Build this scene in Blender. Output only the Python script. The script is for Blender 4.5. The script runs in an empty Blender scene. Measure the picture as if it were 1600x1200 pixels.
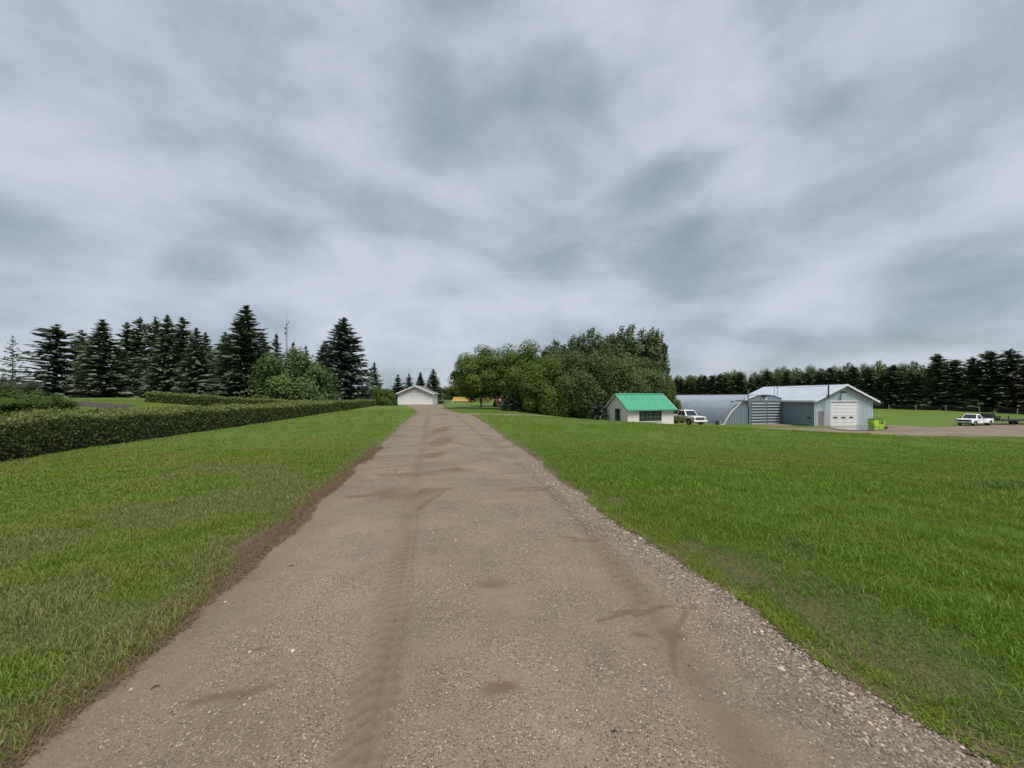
import bpy, bmesh, math, random
import numpy as np
from mathutils import Vector, Matrix

# ------------------------------------------------------------------ camera, sky, sun, exposure
SC = bpy.context.scene
COL = SC.collection
F = 600.0            # focal length in pixels of the 1600 px wide photograph
HZ = 620.0           # image row of the horizon
EYE = 1.6
cam_d = bpy.data.cameras.new('camera')
cam_d.sensor_width = 36.0
cam_d.lens = 36.0 * F / 1600.0
cam_d.shift_y = (HZ - 600.0) / 1600.0
cam_d.clip_start = 0.05
cam_d.clip_end = 9000.0
cam = bpy.data.objects.new('camera', cam_d)
COL.objects.link(cam)
cam.location = (0, 0, EYE)
cam.rotation_euler = (math.radians(90), 0, 0)
SC.camera = cam
SC.view_settings.view_transform = 'Standard'
SC.view_settings.look = 'None'
SC.view_settings.gamma = 1.0
SC.view_settings.use_curve_mapping = False
SC.view_settings.exposure = 1.58
SC.render.engine = 'CYCLES'
SC.cycles.max_bounces = 6
SC.cycles.diffuse_bounces = 3
SC.cycles.transmission_bounces = 4
SC.cycles.transparent_max_bounces = 8

SUN_EL, SUN_AZ = math.radians(62), math.radians(145)     # azimuth clockwise from +Y (behind the camera, to its right)
sun_d = bpy.data.lights.new('sun', 'SUN')
sun_d.energy = 1.5
sun_d.angle = math.radians(24)
sun_d.color = (1.0, 0.965, 0.91)
sun = bpy.data.objects.new('sun', sun_d)
COL.objects.link(sun)
sdir = Vector((math.sin(SUN_AZ) * math.cos(SUN_EL), math.cos(SUN_AZ) * math.cos(SUN_EL), math.sin(SUN_EL)))
sun.rotation_euler = sdir.to_track_quat('Z', 'Y').to_euler()
sun.location = (0, 0, 60)

class NT:
    """small node-tree writer"""
    def __init__(s, tree):
        s.t = tree
        s.t.nodes.clear()
    def n(s, typ, ins=None, **props):
        nd = s.t.nodes.new(typ)
        for k, v in props.items():
            setattr(nd, k, v)
        for k, v in (ins or {}).items():
            sock = nd.inputs[k]
            if isinstance(v, tuple) and len(v) == 2 and hasattr(v[0], 'outputs'):
                s.t.links.new(v[0].outputs[v[1]], sock)
            elif hasattr(v, 'outputs'):
                s.t.links.new(v.outputs[0], sock)
            else:
                sock.default_value = v
        return nd
    def math(s, op, a, b=0.0, clamp=False):
        return s.n('ShaderNodeMath', {0: a, 1: b}, operation=op, use_clamp=clamp)
    def ramp(s, fac, stops, interp='LINEAR'):
        nd = s.n('ShaderNodeValToRGB', {0: fac})
        cr = nd.color_ramp
        cr.interpolation = interp
        while len(cr.elements) < len(stops):
            cr.elements.new(0.5)
        for e, (p, c) in zip(cr.elements, stops):
            e.position = p
            e.color = (c, c, c, 1) if isinstance(c, (int, float)) else (*c, 1)
        return nd
    def mix(s, fac, a, b, mode='MIX'):
        nd = s.n('ShaderNodeMix', data_type='RGBA', blend_type=mode)
        for idx, v in ((0, fac), (6, a), (7, b)):
            if isinstance(v, tuple) and len(v) == 2 and hasattr(v[0], 'outputs'):
                s.t.links.new(v[0].outputs[v[1]], nd.inputs[idx])
            elif hasattr(v, 'outputs'):
                s.t.links.new(v.outputs[0], nd.inputs[idx])
            else:
                nd.inputs[idx].default_value = (*v, 1) if isinstance(v, tuple) and len(v) == 3 else v
        return (nd, 2)
    def noise(s, vec, scale, detail=4.0, rough=0.55, dist=0.0, dims='3D'):
        ins = {'Scale': scale, 'Detail': detail, 'Roughness': rough, 'Distortion': dist}
        if vec is not None:
            ins['Vector'] = vec
        return s.n('ShaderNodeTexNoise', ins, noise_dimensions=dims)

SKY_SHIFT = (12.7, 9.1, 2.0)
SKY_GAIN = 3.3
SKY_FLAT = 2.0
world = bpy.data.worlds.new('World')
SC.world = world
world.use_nodes = True
w = NT(world.node_tree)
tc = w.n('ShaderNodeTexCoord')
sep = w.n('ShaderNodeSeparateXYZ', {0: (tc, 0)})
# a low overcast: broad soft masses, flattened towards the horizon, with lumpy undersides
zc = w.math('MAXIMUM', (sep, 2), 0.0)
zz = w.math('POWER', zc, 0.75)
den = w.math('ADD', w.math('MULTIPLY', zc, 0.10), 0.90)
pv = w.n('ShaderNodeCombineXYZ', {0: w.math('DIVIDE', (sep, 0), den), 1: w.math('DIVIDE', (sep, 1), den), 2: w.math('MULTIPLY', zz, SKY_FLAT)})
pv = w.n('ShaderNodeVectorMath', {0: pv, 1: SKY_SHIFT}, operation='ADD')
warp = w.noise(pv, 2.6, 3.0, 0.5)
wv = w.n('ShaderNodeVectorMath', {0: (warp, 1), 1: (0.5, 0.5, 0.5)}, operation='SUBTRACT')
wv2 = w.n('ShaderNodeVectorMath', {0: wv, 3: 0.22}, operation='SCALE')
pw = w.n('ShaderNodeVectorMath', {0: pv, 1: wv2}, operation='ADD')
big = w.noise(pw, 1.3, 2.0, 0.5)
mid_n = w.noise(pw, 3.4, 7.0, 0.55)
fine = w.noise(pw, 10.0, 6.0, 0.58)
vor = w.n('ShaderNodeTexVoronoi', {'Vector': pw, 'Scale': 4.2, 'Smoothness': 0.85}, feature='SMOOTH_F1')
a1 = w.math('MULTIPLY', big, 0.44)
a2 = w.math('MULTIPLY', mid_n, 0.42)
a3 = w.math('MULTIPLY', fine, 0.15)
a4 = w.math('MULTIPLY', w.math('SUBTRACT', (vor, 0), 0.38), 0.30)
tone = w.math('ADD', w.math('ADD', w.math('ADD', a1, a2), a3), a4)
cloud = w.ramp(tone, [(0.37, (0.262, 0.328, 0.378)), (0.45, (0.335, 0.402, 0.462)), (0.51, (0.408, 0.470, 0.548)),
                      (0.565, (0.478, 0.535, 0.622)), (0.65, (0.570, 0.622, 0.712))])
K = SKY_GAIN
cl_s = w.n('ShaderNodeVectorMath', {0: (cloud, 0), 3: K}, operation='SCALE')
skyt = w.n('ShaderNodeTexSky', sky_type='NISHITA', sun_disc=False, sun_elevation=SUN_EL, sun_rotation=SUN_AZ)
sky_mix = w.mix(0.95, (skyt, 0), (cl_s, 0))
bg = w.n('ShaderNodeBackground', {'Color': sky_mix, 'Strength': 0.10})
w.n('ShaderNodeOutputWorld', {0: bg})

# ------------------------------------------------------------------ helpers
rng = np.random.default_rng(7)
random.seed(11)

def sstep(a, b, x):
    t = np.clip((np.asarray(x, float) - a) / (b - a), 0, 1)
    return t * t * (3 - 2 * t)

_perm = np.random.default_rng(3).random((256, 256))
def vnoise(x, y):
    x = np.asarray(x, float); y = np.asarray(y, float)
    xi = np.floor(x).astype(int); yi = np.floor(y).astype(int)
    fx = x - xi; fy = y - yi
    fx = fx * fx * (3 - 2 * fx); fy = fy * fy * (3 - 2 * fy)
    g = lambda i, j: _perm[i & 255, j & 255]
    return ((g(xi, yi) * (1 - fx) + g(xi + 1, yi) * fx) * (1 - fy)
            + (g(xi, yi + 1) * (1 - fx) + g(xi + 1, yi + 1) * fx) * fy)
def fbm(x, y, o=4):
    s = 0; a = 0.5; t = 0
    for k in range(o):
        s = s + a * vnoise(x * 2 ** k + 17.3 * k, y * 2 ** k + 5.1 * k); t += a; a *= 0.5
    return s / t

ROAD_Y = [-30, 1.8, 3.0, 5.9, 8, 11, 14, 17.5, 24, 30, 34.3, 40, 46, 60, 74, 78.6]
ROAD_L = [-2.02, -2.02, -1.88, -1.86, -1.92, -1.86, -1.88, -1.95, -2.05, -2.0, -1.75, -2.0, -2.4, -4.2, -6.0, -6.6]
ROAD_R = [2.42, 2.42, 2.45, 2.36, 2.52, 2.68, 2.75, 2.9, 3.1, 3.2, 3.1, 2.2, 1.6, 1.4, 1.3, 1.0]
def road_l(y):
    return np.interp(y, ROAD_Y, ROAD_L) + (fbm(y * 0.9, y * 0 + 3.3, 4) - 0.5) * 0.30
def road_r(y):
    return np.interp(y, ROAD_Y, ROAD_R) + (fbm(y * 0.8, y * 0 + 9.7, 4) - 0.5) * 0.36

def base_h(x, y):
    x = np.asarray(x, float); y = np.asarray(y, float)
    u = x + 0.2 * y
    s = 0.75 * x + 0.66 * y
    drop = 2.3 * sstep(20, 48, s) * sstep(-2, 8, x)
    drop = drop + 0.75 * sstep(44, 74, x) * sstep(25, 60, s)
    drop = drop - (1.25 * sstep(62, 100, y) + 0.35 * sstep(100, 160, y)) * sstep(18, 50, x)
    drop = drop * (1 - 0.9 * sstep(70, 110, y) * (1 - sstep(5, 25, x)))
    left = 1.5 * sstep(14, 45, -u)
    pad = 1 - sstep(6.5, 11, np.hypot(x - 45.5, y - 49.5))
    drop = drop * (1 - pad) + 2.3 * pad
    rough = (fbm(x * 0.35, y * 0.35, 3) - 0.5) * 0.10 * sstep(2.4, 5, np.abs(u)) * (1 - 0.85 * pad)
    verge = 0.05 * sstep(2.3, 3.2, np.abs(u - 0.2)) - 0.10 * sstep(3.2, 8, np.abs(u - 0.2))
    return left - drop + rough + verge
def ground_h(x, y):
    u = x + 0.2 * np.asarray(y, float)
    inside = sstep(0.0, 0.25, u - road_l(y)) * sstep(0.0, 0.25, road_r(y) - u) * (np.asarray(y) < 79)
    return base_h(x, y) - 0.09 * inside
def H(x, y):
    return float(base_h(x, y))
def at(px, Y):
    """plan position of something at image column px, Y metres ahead"""
    return ((px - 800.0) / F * Y, Y)
def zt(py, Y):
    """height of something at image row py, Y metres ahead"""
    return EYE + (HZ - py) / F * Y

MATS = {}
def principled(name):
    m = bpy.data.materials.new(name)
    m.use_nodes = True
    MATS[name] = m
    return m, NT(m.node_tree)

def mat(name, col, rough=0.7, var=0.12, scale=3.0, metal=0.0, bump=0.0, bscale=40.0, dirt=None, dirt_amt=0.0, spec=0.5, streak=False):
    """plain surface with tonal variation, optional fine relief and dirt"""
    m, t = principled(name)
    c = t.n('ShaderNodeTexCoord')
    vec = (c, 3)
    if streak:
        mp = t.n('ShaderNodeMapping', {0: (c, 3), 3: (1, 1, 0.12)})
        vec = (mp, 0)
    nz = t.noise(vec, scale, 5, 0.6)
    lo = tuple(max(0, v * (1 - var)) for v in col)
    hi = tuple(min(1, v * (1 + var)) for v in col)
    base = t.mix(t.ramp(nz, [(0.3, 0.0), (0.7, 1.0)]), lo, hi)
    if dirt:
        nd = t.noise(vec, scale * 2.3, 6, 0.65, 0.4)
        base = t.mix(t.ramp(nd, [(0.5, 0.0), (0.75, dirt_amt)]), base, dirt)
    p = t.n('ShaderNodeBsdfPrincipled', {'Base Color': base, 'Roughness': rough, 'Metallic': metal, 'Specular IOR Level': spec})
    if bump:
        nb = t.noise((c, 3), bscale, 4, 0.6)
        b = t.n('ShaderNodeBump', {'Strength': bump, 'Distance': 0.02, 'Height': nb})
        t.t.links.new(b.outputs[0], p.inputs['Normal'])
    t.n('ShaderNodeOutputMaterial', {0: p})
    return m

def mat_leaf(name, lo, hi, transl=0.25, world_var=0.0, warm=None):
    """leaves: tint attribute runs from lo to hi"""
    m, t = principled(name)
    at_ = t.n('ShaderNodeAttribute', attribute_name='tint')
    base = t.mix((at_, 2), lo, hi)
    if warm:
        g = t.n('ShaderNodeNewGeometry')
        nz = t.noise((g, 0), world_var, 3, 0.5)
        base = t.mix(t.ramp(nz, [(0.42, 0.0), (0.62, 1.0)]), base, warm)
    d = t.n('ShaderNodeBsdfPrincipled', {'Base Color': base, 'Roughness': 0.62, 'Specular IOR Level': 0.25})
    tr = t.n('ShaderNodeBsdfTranslucent', {0: base})
    mx = t.n('ShaderNodeMixShader', {0: transl, 1: d, 2: tr})
    t.n('ShaderNodeOutputMaterial', {0: mx})
    return m

def tag(o, label=None, cat=None, group=None, kind=None):
    if label: o['label'] = label
    if cat: o['category'] = cat
    if group: o['group'] = group
    if kind: o['kind'] = kind
    return o

def thing(name, label, cat, loc=(0, 0, 0), rz=0.0, group=None):
    o = bpy.data.objects.new(name, None)
    o.empty_display_size = 0.2
    COL.objects.link(o)
    o.location = loc
    o.rotation_euler = (0, 0, rz)
    return tag(o, label, cat, group)

def link(name, me, m, parent=None, loc=None, rot=None):
    o = bpy.data.objects.new(name, me)
    COL.objects.link(o)
    if m is not None and not me.materials:
        me.materials.append(m)
    if parent is not None:
        o.parent = parent
    if loc is not None: o.location = loc
    if rot is not None: o.rotation_euler = rot
    return o

def copy_tree(root, loc=None, rz=None, scale=None, label=None, group=None):
    r = root.copy()
    COL.objects.link(r)
    if loc is not None: r.location = loc
    if rz is not None: r.rotation_euler = (0, 0, rz)
    if scale is not None: r.scale = scale
    if label: r['label'] = label
    if group: r['group'] = group
    for ch in root.children:
        c = ch.copy(); COL.objects.link(c); c.parent = r
        for g in ch.children:
            d = g.copy(); COL.objects.link(d); d.parent = c
    return r

def np_mesh(name, V, polys_n, loops, attrs=None, smooth=False):
    """fast mesh from arrays: V (n,3), polys_n = loop count per polygon (int or array), loops flat indices"""
    me = bpy.data.meshes.new(name)
    V = np.ascontiguousarray(V, dtype=np.float32).reshape(-1, 3)
    loops = np.ascontiguousarray(loops, dtype=np.int32).ravel()
    if np.isscalar(polys_n):
        n = len(loops) // polys_n
        tot = np.full(n, polys_n, dtype=np.int32)
    else:
        tot = np.asarray(polys_n, dtype=np.int32); n = len(tot)
    start = np.concatenate(([0], np.cumsum(tot)[:-1])).astype(np.int32)
    me.vertices.add(len(V)); me.vertices.foreach_set('co', V.ravel())
    me.loops.add(len(loops)); me.loops.foreach_set('vertex_index', loops)
    me.polygons.add(n)
    me.polygons.foreach_set('loop_start', start)
    me.polygons.foreach_set('loop_total', tot)
    if smooth:
        me.polygons.foreach_set('use_smooth', np.ones(n, dtype=bool))
    for k, a in (attrs or {}).items():
        at_ = me.attributes.new(k, 'FLOAT', 'POINT')
        at_.data.foreach_set('value', np.ascontiguousarray(a, dtype=np.float32).ravel())
    me.update(calc_edges=True)
    return me

def grid_mesh(name, X, Y, Z, attrs=None, keep=None, smooth=True):
    """X, Y, Z (r, c) arrays"""
    r, c = X.shape
    V = np.stack([X, Y, Z], -1).reshape(-1, 3)
    i = np.arange(r * c).reshape(r, c)
    q = np.stack([i[:-1, :-1], i[:-1, 1:], i[1:, 1:], i[1:, :-1]], -1).reshape(-1, 4)
    if keep is not None:
        q = q[keep.reshape(-1)]
    return np_mesh(name, V, 4, q, attrs, smooth)

class MB:
    """collects simple solids into one mesh"""
    def __init__(s):
        s.v = []; s.f = []
    def add(s, vs, fs, M=None):
        o = len(s.v)
        for p in vs:
            p = Vector(p)
            s.v.append(tuple(M @ p) if M else tuple(p))
        s.f += [tuple(o + i for i in f) for f in fs]
        return s
    def box(s, a, b, M=None):
        (x0, y0, z0), (x1, y1, z1) = a, b
        return s.add([(x0, y0, z0), (x1, y0, z0), (x1, y1, z0), (x0, y1, z0), (x0, y0, z1), (x1, y0, z1), (x1, y1, z1), (x0, y1, z1)],
                     [(0, 3, 2, 1), (4, 5, 6, 7), (0, 1, 5, 4), (1, 2, 6, 5), (2, 3, 7, 6), (3, 0, 4, 7)], M)
    def prism(s, pts, axis, lo, hi, M=None):
        """outline pts (2D) extruded along axis ('x': pts=(y,z), 'y': pts=(x,z), 'z': pts=(x,y))"""
        n = len(pts)
        def p3(p, t):
            return {'x': (t, p[0], p[1]), 'y': (p[0], t, p[1]), 'z': (p[0], p[1], t)}[axis]
        vs = [p3(p, lo) for p in pts] + [p3(p, hi) for p in pts]
        fs = [tuple(range(n))[::-1], tuple(range(n, 2 * n))] + [(i, (i + 1) % n, n + (i + 1) % n, n + i) for i in range(n)]
        return s.add(vs, fs, M)
    def tube(s, pts, r, n=6, cap=True):
        pts = [Vector(p) for p in pts]
        rs = r if isinstance(r, (list, tuple)) else [r] * len(pts)
        o = len(s.v)
        for i, p in enumerate(pts):
            d = (pts[min(i + 1, len(pts) - 1)] - pts[max(i - 1, 0)]).normalized()
            a = d.cross(Vector((0, 0, 1)))
            if a.length < 1e-3: a = Vector((1, 0, 0))
            a.normalize(); b = d.cross(a)
            for k in range(n):
                t = 2 * math.pi * k / n
                s.v.append(tuple(p + (a * math.cos(t) + b * math.sin(t)) * rs[i]))
        for i in range(len(pts) - 1):
            for k in range(n):
                s.f.append((o + i * n + k, o + i * n + (k + 1) % n, o + (i + 1) * n + (k + 1) % n, o + (i + 1) * n + k))
        if cap:
            s.f.append(tuple(o + k for k in range(n))[::-1])
            e = o + (len(pts) - 1) * n
            s.f.append(tuple(e + k for k in range(n)))
        return s
    def mesh(s, name, bevel=0.0, smooth=False):
        me = bpy.data.meshes.new(name)
        me.from_pydata(s.v, [], s.f)
        bm = bmesh.new(); bm.from_mesh(me)
        bmesh.ops.recalc_face_normals(bm, faces=bm.faces)
        if bevel:
            bmesh.ops.bevel(bm, geom=[e for e in bm.edges if e.calc_face_angle(0) > 0.4], offset=bevel, segments=2, affect='EDGES', profile=0.6, clamp_overlap=True)
        if smooth:
            for f_ in bm.faces: f_.smooth = True
            for e in bm.edges:
                if e.calc_face_angle(0) > 0.7: e.smooth = False
        bm.to_mesh(me); bm.free()
        return me
    def build(s, name, m, parent=None, bevel=0.0, smooth=False, loc=None, rot=None):
        return link(name, s.mesh(name, bevel, smooth), m, parent, loc, rot)

# ------------------------------------------------------------------ ground materials
def mat_ground():
    m, t = principled('lawn_soil')
    g = t.n('ShaderNodeNewGeometry')
    n1 = t.noise((g, 0), 0.11, 4, 0.55)
    n2 = t.noise((g, 0), 0.9, 5, 0.6)
    n3 = t.noise((g, 0), 9.0, 6, 0.7)
    n4 = t.noise((g, 0), 38.0, 3, 0.7)
    c = t.mix(t.ramp(n1, [(0.35, 0.0), (0.65, 1.0)]), (0.080, 0.142, 0.018), (0.110, 0.150, 0.026))
    c = t.mix(t.ramp(n2, [(0.35, 0.0), (0.75, 0.8)]), c, (0.066, 0.140, 0.016))
    c = t.mix(t.ramp(n3, [(0.45, 0.0), (0.70, 0.55)]), c, (0.150, 0.180, 0.042))
    c = t.mix(t.ramp(n4, [(0.35, 0.55), (0.55, 0.0)]), c, (0.034, 0.055, 0.012))
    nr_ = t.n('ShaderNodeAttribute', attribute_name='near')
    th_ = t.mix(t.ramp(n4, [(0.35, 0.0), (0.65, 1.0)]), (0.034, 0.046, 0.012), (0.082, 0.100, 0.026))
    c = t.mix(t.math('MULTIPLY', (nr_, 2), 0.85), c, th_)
    # bare thatchy soil where the attribute says so
    a = t.n('ShaderNodeAttribute', attribute_name='soil')
    sc_ = t.mix(t.ramp(n4, [(0.3, 0.0), (0.7, 1.0)]), (0.085, 0.056, 0.034), (0.170, 0.115, 0.072))
    c = t.mix((a, 2), c, sc_)
    p = t.n('ShaderNodeBsdfPrincipled', {'Base Color': c, 'Roughness': 0.9, 'Specular IOR Level': 0.15})
    hh = t.math('ADD', t.math('MULTIPLY', n3, 0.6), t.math('MULTIPLY', n4, 0.4))
    b = t.n('ShaderNodeBump', {'Strength': 0.8, 'Distance': 0.06, 'Height': hh})
    t.t.links.new(b.outputs[0], p.inputs['Normal'])
    t.n('ShaderNodeOutputMaterial', {0: p})
    return m

def mat_road(name, dark=(0.128, 0.095, 0.060), light=(0.292, 0.226, 0.156), yard=False):
    m, t = principled(name)
    g = t.n('ShaderNodeNewGeometry')
    pos = (g, 0)
    st = t.n('ShaderNodeAttribute', attribute_name='stain')
    rt = t.n('ShaderNodeAttribute', attribute_name='rut')
    cs = t.n('ShaderNodeAttribute', attribute_name='coarse')
    n1 = t.noise(pos, 0.8, 5, 0.6)
    n2 = t.noise(pos, 6.0, 5, 0.65)
    n3 = t.noise(pos, 260.0, 2, 0.6)
    v1 = t.n('ShaderNodeTexVoronoi', {'Vector': pos, 'Scale': 95.0}, feature='F1')
    v2 = t.n('ShaderNodeTexVoronoi', {'Vector': pos, 'Scale': 46.0}, feature='F1')
    c = t.mix(t.ramp(n1, [(0.3, 0.0), (0.7, 1.0)]), dark, light)
    c = t.mix(t.ramp(n2, [(0.35, 0.0), (0.7, 0.7)]), c, tuple(0.80 * a for a in light))
    # small stones: random tone per cell, shown where the cell is 'proud'
    s1 = t.n('ShaderNodeSeparateColor', {0: (v1, 1)})
    tone1 = t.ramp((s1, 0), [(0.0, (0.045, 0.030, 0.020)), (0.40, (0.135, 0.094, 0.060)), (0.70, (0.27, 0.200, 0.132)), (0.90, (0.47, 0.375, 0.265)), (1.0, (0.64, 0.57, 0.47))])
    in1 = t.ramp((v1, 0), [(0.34, 1.0), (0.52, 0.0)])
    pres = t.ramp((s1, 1), [(0.04, 0.0), (0.20, 1.0)])
    amt = t.math('MULTIPLY', in1, pres)
    less = t.math('SUBTRACT', 1.0, t.math('MULTIPLY', t.math('MAXIMUM', (rt, 2), (st, 2)), 0.8), True)
    amt = t.math('MULTIPLY', amt, less)
    n5 = t.noise(pos, 1.9, 4, 0.6, 0.5)
    amt = t.math('MULTIPLY', amt, t.ramp(n5, [(0.36, 0.30), (0.58, 1.0)]))
    c = t.mix(t.math('MULTIPLY', amt, 0.92), c, (tone1, 0))
    # coarser stones where the attribute is high
    s2 = t.n('ShaderNodeSeparateColor', {0: (v2, 1)})
    tone2 = t.ramp((s2, 0), [(0.0, (0.050, 0.037, 0.029)), (0.4, (0.135, 0.100, 0.074)), (0.75, (0.25, 0.198, 0.152)), (1.0, (0.44, 0.39, 0.33))])
    in2 = t.ramp((v2, 0), [(0.30, 1.0), (0.60, 0.0)])
    a2_ = t.math('MULTIPLY', in2, (cs, 2))
    c = t.mix(a2_, c, (tone2, 0))
    # smooth mud in the wheel tracks, painted shade in tread grooves, washed-in silt stains
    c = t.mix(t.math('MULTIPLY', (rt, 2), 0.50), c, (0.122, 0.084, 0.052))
    c = t.mix(t.math('MULTIPLY', (st, 2), 0.85), c, (0.118, 0.069, 0.033))
    c = t.mix(t.ramp(n3, [(0.3, 0.55), (0.6, 0.0)]), c, (0.05, 0.035, 0.024))
    p = t.n('ShaderNodeBsdfPrincipled', {'Base Color': c, 'Roughness': 0.86, 'Specular IOR Level': 0.3})
    hgt = t.math('ADD', t.math('MULTIPLY', amt, 0.5), t.math('MULTIPLY', a2_, 0.9))
    hgt = t.math('ADD', hgt, t.math('MULTIPLY', n3, 0.25))
    b = t.n('ShaderNodeBump', {'Strength': 0.75, 'Distance': 0.008, 'Height': hgt})
    t.t.links.new(b.outputs[0], p.inputs['Normal'])
    t.n('ShaderNodeOutputMaterial', {0: p})
    return m

M_GROUND = mat_ground()
M_ROAD = mat_road('driveway_gravel')
M_YARD = mat_road('yard_gravel', (0.150, 0.112, 0.076), (0.275, 0.212, 0.150))
M_SOIL = mat('garden_soil', (0.045, 0.030, 0.022), 0.95, 0.4, 4.0, bump=0.9, bscale=7)

def mat_grass(name, lo, hi, tip, dry, patch=(0.085, 0.125, 0.016)):
    m, t = principled(name)
    g = t.n('ShaderNodeNewGeometry')
    ti = t.n('ShaderNodeAttribute', attribute_name='tint')
    hh = t.n('ShaderNodeAttribute', attribute_name='up')
    n1 = t.noise((g, 0), 0.22, 4, 0.6)
    n2 = t.noise((g, 0), 1.3, 4, 0.6)
    c = t.mix((ti, 2), lo, hi)
    c = t.mix(t.ramp(n1, [(0.40, 0.0), (0.62, 0.55)]), c, patch)
    c = t.mix(t.ramp(n2, [(0.50, 0.0), (0.72, 0.6)]), c, dry)
    dp = t.n('ShaderNodeAttribute', attribute_name='dryp')
    c = t.mix((dp, 2), c, dry)
    c = t.mix(t.math('MULTIPLY', (hh, 2), 0.40), c, tip)
    dd = t.ramp((ti, 2), [(0.93, 0.0), (0.97, 0.8)])
    c = t.mix(dd, c, (0.22, 0.20, 0.085))
    d = t.n('ShaderNodeBsdfPrincipled', {'Base Color': c, 'Roughness': 0.55, 'Specular IOR Level': 0.3})
    tr = t.n('ShaderNodeBsdfTranslucent', {0: c})
    mx = t.n('ShaderNodeMixShader', {0: 0.38, 1: d, 2: tr})
    t.n('ShaderNodeOutputMaterial', {0: mx})
    return m
M_GRASS = mat_grass('grass_blades', (0.060, 0.156, 0.005), (0.158, 0.300, 0.014), (0.255, 0.365, 0.052), (0.215, 0.200, 0.066), (0.124, 0.192, 0.014))
M_LONG = mat_grass('long_grass_blades', (0.075, 0.165, 0.010), (0.165, 0.285, 0.026), (0.240, 0.350, 0.070), (0.150, 0.190, 0.045), (0.12, 0.20, 0.020))
M_WEED = mat_grass('weed_leaves', (0.120, 0.190, 0.014), (0.215, 0.290, 0.030), (0.260, 0.320, 0.050), (0.210, 0.210, 0.050), (0.19, 0.24, 0.025))
M_DRY = mat_grass('dry_blades', (0.150, 0.098, 0.052), (0.250, 0.170, 0.090), (0.30, 0.22, 0.12), (0.21, 0.13, 0.07), (0.19, 0.12, 0.06))

# ------------------------------------------------------------------ the ground sheet
def spread_axis(lo_list):
    out = [lo_list[0][0]]
    for a, b, d, gr in lo_list:
        p = a
        while p < b - 1e-6:
            p += d
            d *= gr
            out.append(min(p, b))
    return np.unique(np.round(np.array(out), 4))
us_pos = spread_axis([(0, 4.2, 0.14, 1.0), (4.2, 16, 0.5, 1.0), (16, 110, 1.0, 1.0), (110, 5200, 2.0, 1.12)])
us = np.concatenate([-us_pos[::-1][:-1], us_pos])
ys = spread_axis([(-60, -4, 4.0, 1.0), (-4, 14, 0.22, 1.0), (14, 40, 0.45, 1.0), (40, 110, 1.0, 1.0), (110, 6000, 2.0, 1.1)])
U, Yg = np.meshgrid(us, ys)
Xg = U - 0.2 * Yg
Zg = ground_h(Xg, Yg)
soil = np.zeros_like(Zg)
dl = road_l(Yg) - U                                   # metres left of the left road edge
dr = U - road_r(Yg)
jag = (fbm(Xg * 2.2, Yg * 2.2, 4) - 0.5)
soil = np.maximum(soil, (1 - sstep(-0.04, 0.14, dl + jag * 0.45 + (fbm(Xg * 0.95 + 2, Yg * 0.95, 3) - 0.42) * 0.75)) * (dl > -0.8) * (U < 0))
soil = np.maximum(soil, 0.8 * (1 - sstep(0.02, 0.14, dr + jag * 0.30)) * (dr > -0.8) * (U > 0))
# thin patch of gravelly soil in the lawn edge to the right of the driveway
for px, py, rx, ry in ((990, 806, 0.30, 0.22), (1165, 905, 0.40, 0.10), (1335, 1010, 0.32, 0.10), (1080, 855, 0.16, 0.10), (1250, 945, 0.2, 0.12)):
    Yc = EYE * F / (py - HZ); Xc = (px - 800) / F * Yc
    soil = np.maximum(soil, 0.6 * (1 - sstep(0.3, 1.4, np.hypot((Xg - Xc) / rx, (Yg - Yc) / ry) + jag)))
strip = np.exp(-((dr - 0.36) / 0.13) ** 2) * sstep(0.47, 0.60, fbm(Xg * 1.7 + 6, Yg * 1.7, 4)) * (Yg < 6.2) * (U > 0)
soil = np.maximum(soil, 0.6 * strip)
soil[Yg > 80] = 0
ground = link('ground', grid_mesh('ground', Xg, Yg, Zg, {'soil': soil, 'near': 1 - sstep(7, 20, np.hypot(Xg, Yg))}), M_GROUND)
tag(ground, kind='structure')

# ------------------------------------------------------------------ gravel driveway, side lane, yard
def seg_d(X, Y, a, b):
    ax, ay = a; bx, by = b
    t = np.clip(((X - ax) * (bx - ax) + (Y - ay) * (by - ay)) / ((bx - ax) ** 2 + (by - ay) ** 2 + 1e-9), 0, 1)
    return np.hypot(X - ax - t * (bx - ax), Y - ay - t * (by - ay))
def gp(px, py):
    Yc = EYE * F / (py - HZ)
    return ((px - 800) / F * Yc, Yc)

def rut_left(y):  return -0.36 + 0.04 * np.sin(y * 0.5) - 0.012 * np.maximum(y - 8, 0)
def rut_right(y): return np.interp(y, [1.5, 1.9, 2.6, 4.2, 6.5, 9, 30, 80], [1.36, 1.42, 1.54, 1.80, 1.95, 2.0, 1.75, 0.3])

ry = np.unique(np.concatenate([np.arange(-12, 1.0, 0.25), np.arange(1.0, 4.6, 0.021), np.arange(4.6, 7, 0.035), np.arange(7, 14, 0.07), np.arange(14, 40, 0.2), np.arange(40, 78.7, 0.5)]))
rs = np.linspace(0, 1, 221)
RS, RY = np.meshgrid(rs, ry)
RL, RR = road_l(RY), road_r(RY)
RU = RL + (RR - RL) * RS
RX = RU - 0.2 * RY
mid_ = (RL + RR) / 2; half = (RR - RL) / 2
crown = 0.035 * (1 - ((RU - mid_) / half) ** 2)
wob = (fbm(RX * 1.1, RY * 1.1, 4) - 0.5)
fine_ = (fbm(RX * 6, RY * 6, 3) - 0.5)
rutL = np.exp(-((RU - rut_left(RY) - 0.02 * np.sin(RY * 3)) / 0.12) ** 2)
rutR = np.exp(-((RU - rut_right(RY)) / 0.12) ** 2)
rutmask = np.maximum(rutL, rutR) * sstep(0.30, 0.58, fbm(RX * 0.8 + 31, RY * 0.45, 3) + 0.10)
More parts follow.
